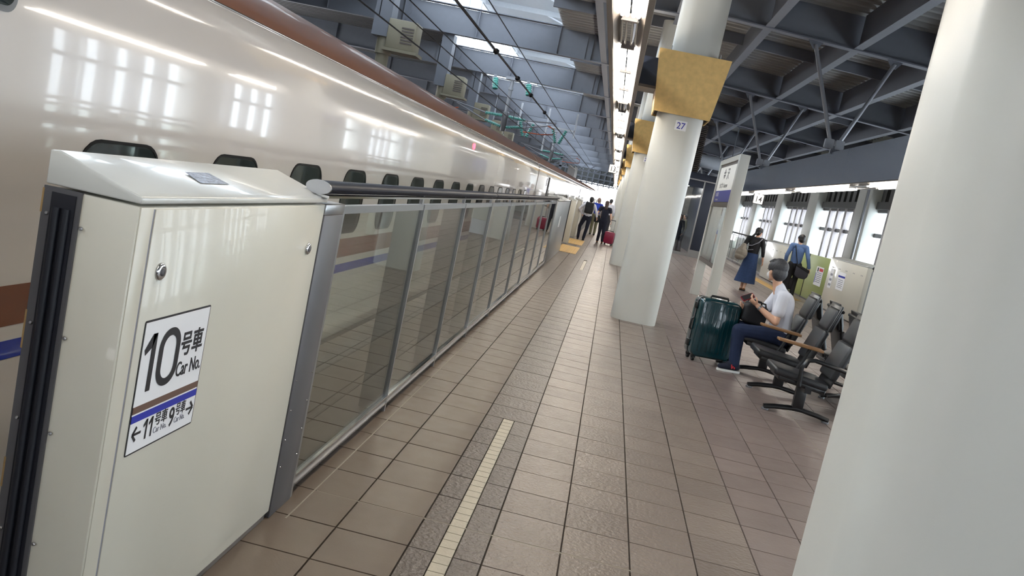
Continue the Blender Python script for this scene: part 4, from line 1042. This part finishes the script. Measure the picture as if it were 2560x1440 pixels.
def walker(name_label, loc, face, H, spec):
    """standing or walking person, local x right, y forward; spec holds joints (metres at 1.70 m) and clothes"""
    t = thing('person', name_label, 'person', (0, 0, 0)); t.location = loc; t.rotation_euler = (0, 0, face)
    k = H / 1.70
    J = dict(pel=(0, 0, .93), che=(0, -.01, 1.25), neck=(0, -.01, 1.44), hd=(0, .015, 1.575), sl=(-.18, -.01, 1.385), sr=(.18, -.01, 1.385), el=(-.235, -.04, 1.10), er=(.235, -.04, 1.10),
             wl=(-.24, .04, .86), wr=(.24, .04, .86), hl=(-.085, 0, .90), hr=(.085, 0, .90), kl=(-.09, .03, .48), kr=(.09, .03, .48), al=(-.09, -.02, .075), ar=(.09, -.02, .075))
    J.update(spec.get('J', {})); J = {q: Vector(v) * k for q, v in J.items()}
    vx = spec.get('voxel', .010)
    R = Rz(spec.get('turn', 0)) @ Matrix.Rotation(spec.get('tilt', 0), 3, 'X')
    b = MB()
    head(b, J['hd'], R, k * .98); capsule(b, J['neck'] - Vector((0, 0, .05)), J['hd'] - Vector((0, 0, .07)), .052 * k, .05 * k)
    capsule(b, J['pel'], J['che'], .115 * k, .125 * k, flat=((0, 1, 0), .72)); capsule(b, J['sl'], J['sr'], .055 * k, .055 * k)
    for s_ in 'lr':
        capsule(b, J['s' + s_], J['e' + s_], .046 * k, .038 * k); capsule(b, J['e' + s_], J['w' + s_], .037 * k, .026 * k)
        dr = (J['w' + s_] - J['e' + s_]).normalized()
        hand(b, J['w' + s_], dr, spec.get('palm_' + s_, (1 if s_ == 'l' else -1, .2, 0)), k * .95, .35, -1 if s_ == 'l' else 1)
        capsule(b, J['h' + s_], J['k' + s_], .075 * k, .052 * k); capsule(b, J['k' + s_], J['a' + s_], .05 * k, .034 * k)
        capsule(b, J['a' + s_] - Vector((0, .02, .03)) * k, J['a' + s_] + Vector((0, .13, -.045)) * k, .034 * k, .026 * k)
    blob('body', b, 'skin', t, vx)
    eyes(t, J['hd'], R, k * .98)
    blob('hair', hairb(J['hd'], R, k * .98, spec.get('long', 0)), spec.get('hair', 'hair_black'), t, vx, 6)
    # top
    b = MB(); e = .014 * k
    capsule(b, J['pel'] + Vector((0, 0, .02)), J['che'], .125 * k + e, .14 * k + e, flat=((0, 1, 0), .74)); capsule(b, J['sl'] * .95 + J['sr'] * .05, J['sr'] * .95 + J['sl'] * .05, .066 * k, .066 * k)
    capsule(b, J['che'], J['neck'] - Vector((0, 0, .06)), .13 * k, .07 * k, flat=((0, 1, 0), .75))
    sl = spec.get('sleeve', 1.9)
    for s_ in 'lr':
        A, B, D = J['s' + s_], J['e' + s_], J['w' + s_]
        if sl <= 1: capsule(b, A, A.lerp(B, sl), .062 * k, .058 * k)
        else: capsule(b, A, B, .060 * k, .052 * k); capsule(b, B, B.lerp(D, sl - 1), .052 * k, .042 * k)
    blob('top', b, spec['top'], t, vx)
    # lower garment
    b = MB()
    if 'skirt' in spec:
        z0, z1 = J['pel'].z + .08, spec['skirt'] * k; n = 24; v = []; f = []; rows = 10
        for i in range(rows + 1):
            s_ = i / rows; r0 = (.15 + .12 * s_) * k; z = z0 + (z1 - z0) * s_
            for j in range(n):
                a = 2 * PI * j / n; rr = r0 * (1 + .06 * s_ * math.sin(a * 5 + 1)); v.append((rr * math.cos(a) + spec.get('sway', 0) * s_, rr * math.sin(a) * .82 + .03 * s_, z))
        for i in range(rows):
            for j in range(n): f.append((i * n + j, i * n + (j + 1) % n, (i + 1) * n + (j + 1) % n, (i + 1) * n + j))
        b.add(v, f, True); b.build('skirt', spec['low'], t)
    else:
        capsule(b, J['pel'] + Vector((0, 0, .05)), J['pel'] - Vector((0, 0, .04)), .13 * k, .125 * k, flat=((0, 1, 0), .8))
        for s_ in 'lr':
            capsule(b, J['h' + s_], J['k' + s_], .095 * k, .070 * k); capsule(b, J['k' + s_], J['a' + s_] + Vector((0, 0, .01)), .069 * k, .056 * k)
        blob('trousers', b, spec['low'], t, vx)
    for s_ in 'lr':
        b = MB(); capsule(b, J['a' + s_] + Vector((0, -.025, -.035)) * k, J['a' + s_] + Vector((0, .145, -.045)) * k, .042 * k, .034 * k, flat=((0, 0, 1), .75))
        sh = blob('shoe', b, spec.get('shoe', 'black_cloth'), t, .008)
        q = J['a' + s_]; MB().prism([(q.x - .036 * k, q.y - .065 * k), (q.x + .036 * k, q.y - .065 * k), (q.x + .036 * k, q.y + .15 * k), (q.x, q.y + .185 * k), (q.x - .036 * k, q.y + .15 * k)], 'z', max(0, q.z - .078 * k), max(0, q.z - .078 * k) + .016).build('sole', spec.get('sole', 'black_cloth'), sh)
    return t, J
# man in a white shirt with a backpack, hand on the hip
bp, J = walker('person in white shirt and dark trousers standing with a black backpack', (-.80, 30.9, 0), rad(-4), 1.58, dict(
    top='shirt_white', low='navy_cloth', hair='hair_black', sleeve=1.75, voxel=.011,
    J=dict(hd=(.02, .015, 1.575), el=(-.36, -.05, 1.16), wl=(-.19, .05, .93), er=(.30, -.02, 1.14), wr=(.35, .05, .95), kl=(-.22, .05, .52), al=(-.20, .03, .075), kr=(.06, .0, .48), ar=(.02, -.03, .075))))
t = thing('backpack', 'black square backpack on the back of the man in white', 'backpack', (0, 0, 0)); t.location = bp.location; t.rotation_euler = bp.rotation_euler
MB().prism(rrect(.01, 1.17, .29, .40, .04, 4), 'y', -.27, -.125).build('pack', 'black_cloth', t, bevel=.025, seg=3)
MB().prism(rrect(.01, 1.09, .22, .18, .03, 4), 'y', -.295, -.27).build('pocket', 'black_cloth', t, bevel=.008)
for s_ in (-1, 1): MB().tube([(.01 + s_ * .1, -.13, 1.36), (s_ * .12, -.04, 1.395), (s_ * .125, .09, 1.32), (s_ * .13, .11, 1.15), (s_ * .13, -.02, 1.02), (s_ * .12, -.13, 1.0)], .016, 6).build('strap', 'black_cloth', t)
# woman in navy pulling the pink case
wn, J = walker('person in a navy outfit with long brown hair pulling a pink suitcase', (-.22, 31.5, 0), rad(-4), 1.56, dict(
    top='navy_cloth', low='navy_cloth', hair='hair_brown', long=.16, sleeve=.45, shoe='shoe_brown', voxel=.011,
    J=dict(el=(-.30, -.02, 1.12), wl=(-.22, .10, .98), er=(.26, -.03, 1.10), wr=(.30, -.03, .92), kl=(-.06, .02, .48), al=(-.07, .0, .075), kr=(.10, -.03, .48), ar=(.13, -.12, .085))))
t = thing('shoulder_bag', 'dark shoulder bag at the side of the woman in navy', 'bag', (0, 0, 0)); t.location = wn.location; t.rotation_euler = wn.rotation_euler
MB().prism(rrect(-.25, .84, .2, .26, .04, 4), 'y', -.02, .1).build('bag_body', 'black_cloth', t, bevel=.02)
MB().tube([(-.30, .04, .97), (-.26, .0, 1.2), (-.17, .0, 1.43)], .01, 6).build('strap', 'black_cloth', t)
# two people farther on, mostly hidden
walker('person in a royal blue top farther along, half hidden', (-.62, 37, 0), rad(10), 1.60, dict(top='shirt_royal', low='khaki', hair='hair_pale', sleeve=.5, voxel=.014))
walker('person in a pale shirt farther along, behind the woman in navy', (-.12, 40, 0), 0, 1.66, dict(top='shirt_white', low='charcoal_cloth', hair='hair_grey', sleeve=1.6, voxel=.014))
walker('person in dark clothes standing inside the waiting room by the glass', (2.95, 37.6, 0), rad(140), 1.66, dict(top='charcoal_cloth', low='black_cloth', hair='hair_black', voxel=.016))
walker('person in olive clothes standing deeper inside the waiting room', (3.3, 39.5, 0), rad(100), 1.70, dict(top='khaki', low='charcoal_cloth', hair='hair_grey', voxel=.016))
# woman in dark top and denim skirt
wr_, J = walker('person in a black top and long denim skirt walking with a taupe bag', (3.86, 23.3, 0), rad(-14), 1.72, dict(
    top='black_cloth', low='denim', skirt=.22, sway=-.05, hair='hair_black', sleeve=1.45, voxel=.010, shoe='shoe_brown', turn=rad(-35),
    J=dict(el=(-.26, -.08, 1.13), wl=(-.20, .06, 1.0), er=(.25, -.03, 1.10), wr=(.29, .02, .85), hd=(.035, .02, 1.575), kl=(-.07, .06, .48), al=(-.08, .02, .075), kr=(.05, -.02, .48), ar=(.0, -.12, .09))))
t = thing('ponytail_bun', 'low black ponytail of the woman in the denim skirt', 'hair', (0, 0, 0)); bpy.data.objects.remove(t)
b = MB(); capsule(b, (-.02, -.10, 1.56), (-.09, -.13, 1.46), .035, .03); blob('ponytail', b, 'hair_black', wr_, .01, 2)
t = thing('taupe_bag', 'taupe drawstring shoulder bag on the back of the woman in denim', 'bag', (0, 0, 0)); t.location = wr_.location; t.rotation_euler = wr_.rotation_euler
b = MB(); ellip(b, (-.27, -.18, .97), (.16, .12, .17)); capsule(b, (-.27, -.18, 1.05), (-.25, -.15, 1.17), .11, .075); ellip(b, (-.29, -.2, .88), (.14, .11, .10)); blob('sack', b, 'taupe_bag', t, .01)
MB().tube([(-.22, -.16, 1.2), (-.05, -.15, 1.22), (.10, -.135, 1.33), (.16, -.08, 1.43), (.165, .02, 1.44)], .013, 6).tube([(-.22, -.14, 1.2), (-.14, -.13, 1.08), (.0, -.16, 1.12)], .012, 6).build('strap', 'print_grey', t)
# man in blue shirt
mr_, J = walker('person in a blue shirt and black trousers walking with two bags', (5.12, 23.9, 0), rad(-6), 1.78, dict(
    top='shirt_blue', low='black_cloth', hair='hair_black', sleeve=1.85, voxel=.010, turn=rad(20),
    J=dict(el=(-.26, -.06, 1.10), wl=(-.25, .02, .82), er=(.27, -.09, 1.12), wr=(.36, -.06, .86), kl=(-.08, .02, .48), kr=(.09, .06, .48))))
t = thing('briefcase', 'black hand bag carried low by the man in blue', 'bag', (0, 0, 0)); t.location = mr_.location; t.rotation_euler = mr_.rotation_euler
MB().prism(rrect(-.14, .42, .42, .32, .05, 4), 'y', -.02, .13).build('bag_body', 'black_cloth', t, bevel=.03, seg=3)
for y in (.0, .1): MB().tube([(-.27, y, .56), (-.26, y, .70), (-.22, .05, .76), (-.14, y, .70), (-.08, y, .57)], .012, 6).build('handle', 'black_cloth', t)
t = thing('messenger_bag', 'charcoal messenger bag slung over the back of the man in blue', 'bag', (0, 0, 0)); t.location = mr_.location; t.rotation_euler = mr_.rotation_euler
MB().prism([(.02, .95), (.36, .86), (.36, .70), (.30, .62), (.10, .62), (.02, .70)], 'y', -.27, -.15).build('bag_body', 'charcoal_cloth', t, bevel=.03, seg=3)
MB().prism([(.01, 1.0), (.03, .93), (.37, .80), (.37, .88)], 'y', -.285, -.15).build('flap', 'black_cloth', t, bevel=.012)
MB().tube([(.05, -.20, .95), (-.02, -.175, 1.15), (-.09, -.13, 1.38), (-.11, -.05, 1.475), (-.1, .05, 1.44)], .022, 8, flat=.5).build('strap', 'black_cloth', t)

# seated man, built directly in platform coordinates
t = thing('person', 'person in a white T-shirt and jeans sitting with a red phone in hand', 'person', (2.1, 10.0, 0))
ORG_P = ORG[t.name]
def blobw(name, b, m, voxel=.008, smooth=4):
    o = blob(name, b, m, t, voxel, smooth); o.data.transform(Matrix.Translation(-ORG_P)); return o
Rh = Rz(rad(90 - 60))          # face towards -X, turned away from the lens
HC = Vector((1.966, 10.0, 1.215))
pel = Vector((2.15, 10.0, .50)); che = Vector((2.10, 10.0, .82)); nk = Vector((2.035, 10.0, 1.04))
sl, sr = Vector((2.07, 9.81, .96)), Vector((2.09, 10.19, .96))
el, er = Vector((2.035, 9.735, .665)), Vector((1.98, 10.27, .68))
wl, wr = Vector((1.815, 9.80, .795)), Vector((1.78, 10.14, .72))
hl, hr_ = Vector((2.12, 9.90, .50)), Vector((2.12, 10.10, .50))
kl, kr = Vector((1.69, 9.86, .475)), Vector((1.68, 10.14, .48))
al, ar = Vector((1.715, 9.80, .085)), Vector((1.76, 10.16, .085))
b = MB(); head(b, HC, Rh, 1.08); capsule(b, nk - Vector((0, 0, .06)), HC - Vector((-.02, 0, .07)), .056, .054)
capsule(b, pel + Vector((.02, 0, 0)), che + Vector((.03, 0, 0)), .11, .115, flat=((1, 0, 0), .7)); capsule(b, sl, sr, .05, .05); capsule(b, che + Vector((.04, 0, .05)), nk, .07, .05)
for A, B, D, dirn, n_, sd in ((sl, el, wl, None, (.2, .2, 1), -1), (sr, er, wr, None, (-.1, -1, .3), 1)):
    capsule(b, A, B, .047, .040); capsule(b, B, B.lerp(D, .35), .041, .040); capsule(b, B.lerp(D, .35), D, .040, .027)
hand(b, wl, Vector((-.85, .15, .5)), (.25, .55, .8), 1.0, .55, -1)
hand(b, wr, Vector((-.9, -.35, .1)), (0, -.6, .4), 1.0, .5, 1)
for H_, K_, A_ in ((hl, kl, al), (hr_, kr, ar)):
    capsule(b, H_, K_, .078, .055); capsule(b, K_, A_, .052, .036); capsule(b, A_ - Vector((0, 0, .02)), A_ + Vector((-.09, -.03, -.05)), .026, .016)
blobw('body', b, 'skin', .006)
eyes(t, HC, Rh, 1.08)
o = blobw('hair', hairb(HC, Rh, 1.12, 0, False), 'hair_grey', .007, 6)
b = MB(); P_ = lambda x, y, z: HC + Rh @ Vector((x, y, z)) * 1.08
ellip(b, P_(0, .062, -.055), (.062, .052, .052), Rh); blobw('face_mask', b, 'print_white', .007, 2)
MB().tube([P_(.055, .075, -.04), P_(.08, .02, -.02), P_(.084, -.015, -.01)], .0022, 5).tube([P_(-.055, .075, -.04), P_(-.08, .02, -.02), P_(-.084, -.015, -.01)], .0022, 5).build('mask_loop', 'print_white', t)
MB().tube([P_(.05, .092, .004), P_(.078, .06, .004), P_(.085, -.01, .0)], .003, 5).tube([P_(-.05, .092, .004), P_(-.078, .06, .004), P_(-.085, -.01, .0)], .003, 5).tube([P_(-.05, .092, .004), P_(.05, .092, .004)], .003, 5).build('glasses', 'print_black', t)
b = MB()
capsule(b, Vector((2.16, 10, .56)), Vector((2.13, 10, .86)), .150, .152, flat=((1, 0, 0), .80)); capsule(b, Vector((2.16, 10, .50)), Vector((2.15, 10, .60)), .155, .155, flat=((1, 0, 0), .82))
capsule(b, Vector((2.08, 9.84, .955)), Vector((2.10, 10.16, .955)), .072, .072); capsule(b, Vector((2.12, 10, .88)), Vector((2.06, 10, .985)), .135, .085, flat=((1, 0, 0), .9)); capsule(b, Vector((2.06, 10, .99)), Vector((2.035, 10, 1.035)), .078, .068)
capsule(b, sl, sl.lerp(el, .62), .070, .072); capsule(b, sr, sr.lerp(er, .62), .070, .072)
blobw('t_shirt', b, 'shirt_white', .008, 6)
b = MB()
capsule(b, pel + Vector((.02, -.05, -.02)), pel + Vector((.02, .05, -.02)), .125, .125, flat=((0, 0, 1), .9))
for H_, K_, A_ in ((hl, kl, al), (hr_, kr, ar)):
    capsule(b, H_, K_, .100, .078); capsule(b, K_, K_.lerp(A_, .5), .079, .068); capsule(b, K_.lerp(A_, .5), A_ + Vector((0, 0, .015)), .068, .062)
blobw('jeans', b, 'jeans', .008, 5)
for A_ in (al, ar):
    f_ = Vector((-.95, -.30, 0)).normalized(); r_ = Vector((-f_.y, f_.x, 0))
    b = MB(); capsule(b, A_ + Vector((0, 0, -.02)) - f_ * .035, A_ + f_ * .145 + Vector((0, 0, -.036)), .050, .040, flat=((0, 0, 1), .85)); capsule(b, A_ - f_ * .02, A_ + f_ * .05 + Vector((0, 0, -.005)), .050, .044)
    sh = blobw('shoe', b, 'navy_cloth', .007, 3)
    bt = A_ - Vector((0, 0, A_.z))
    def Q(a, c): v = bt + f_ * a + r_ * c; return (v.x, v.y)
    MB().prism([Q(-.08, -.036), Q(-.08, .036), Q(.13, .044), Q(.185, .02), Q(.185, -.02), Q(.13, -.044)], 'z', 0.0, .024).build('sole', 'shoe_sole', sh)
    nrm = r_ if r_.y < 0 else -r_
    p0 = bt + f_ * .03 + nrm * .047 + Vector((0, 0, .045))
    lg = MB().bar(p0 - f_ * .028, p0 - f_ * .016 + Vector((0, 0, .045)), .012, .006, up=nrm).bar(p0 + f_ * .004, p0 + f_ * .016 + Vector((0, 0, .045)), .012, .006, up=nrm).bar(p0 - f_ * .016 + Vector((0, 0, .043)), p0 + f_ * .006, .012, .006, up=nrm)
    lg.build('shoe_logo', 'print_red', sh)
w0 = wl.lerp(el, .12); dW = (wl - el).normalized()
MB().tube([w0 - dW * .012, w0 + dW * .012], .034, 14).build('watch_band', 'steel', t)
t2 = thing('phone', 'dark red phone case held up by the seated man', 'phone', (0, 0, 0)); t2.location = (1.693, 9.828, .866); t2.rotation_euler = (rad(35), rad(-28), rad(15))
MB().prism(rrect(0, 0, .145, .075, .012, 4), 'z', -.006, .006).build('case', 'phone_red', t2)
MB().prism(rrect(0, 0, .13, .066, .006, 3), 'z', .006, .0075).build('screen', 'print_black', t2)
t2 = thing('lap_bag', 'black bag resting on the lap of the seated man', 'bag', (0, 0, 0)); t2.location = (1.845, 10.04, .56); t2.rotation_euler = (0, rad(6), rad(6))
MB().prism(rrect(0, .11, .27, .23, .05, 4), 'y', -.05, .20).build('bag_body', 'black_cloth', t2, bevel=.035, seg=3)
for y in (-.02, .16): MB().tube([(-.09, y, .21), (-.07, y, .26), (.07, y, .26), (.09, y, .21)], .010, 6).build('handle', 'black_cloth', t2)
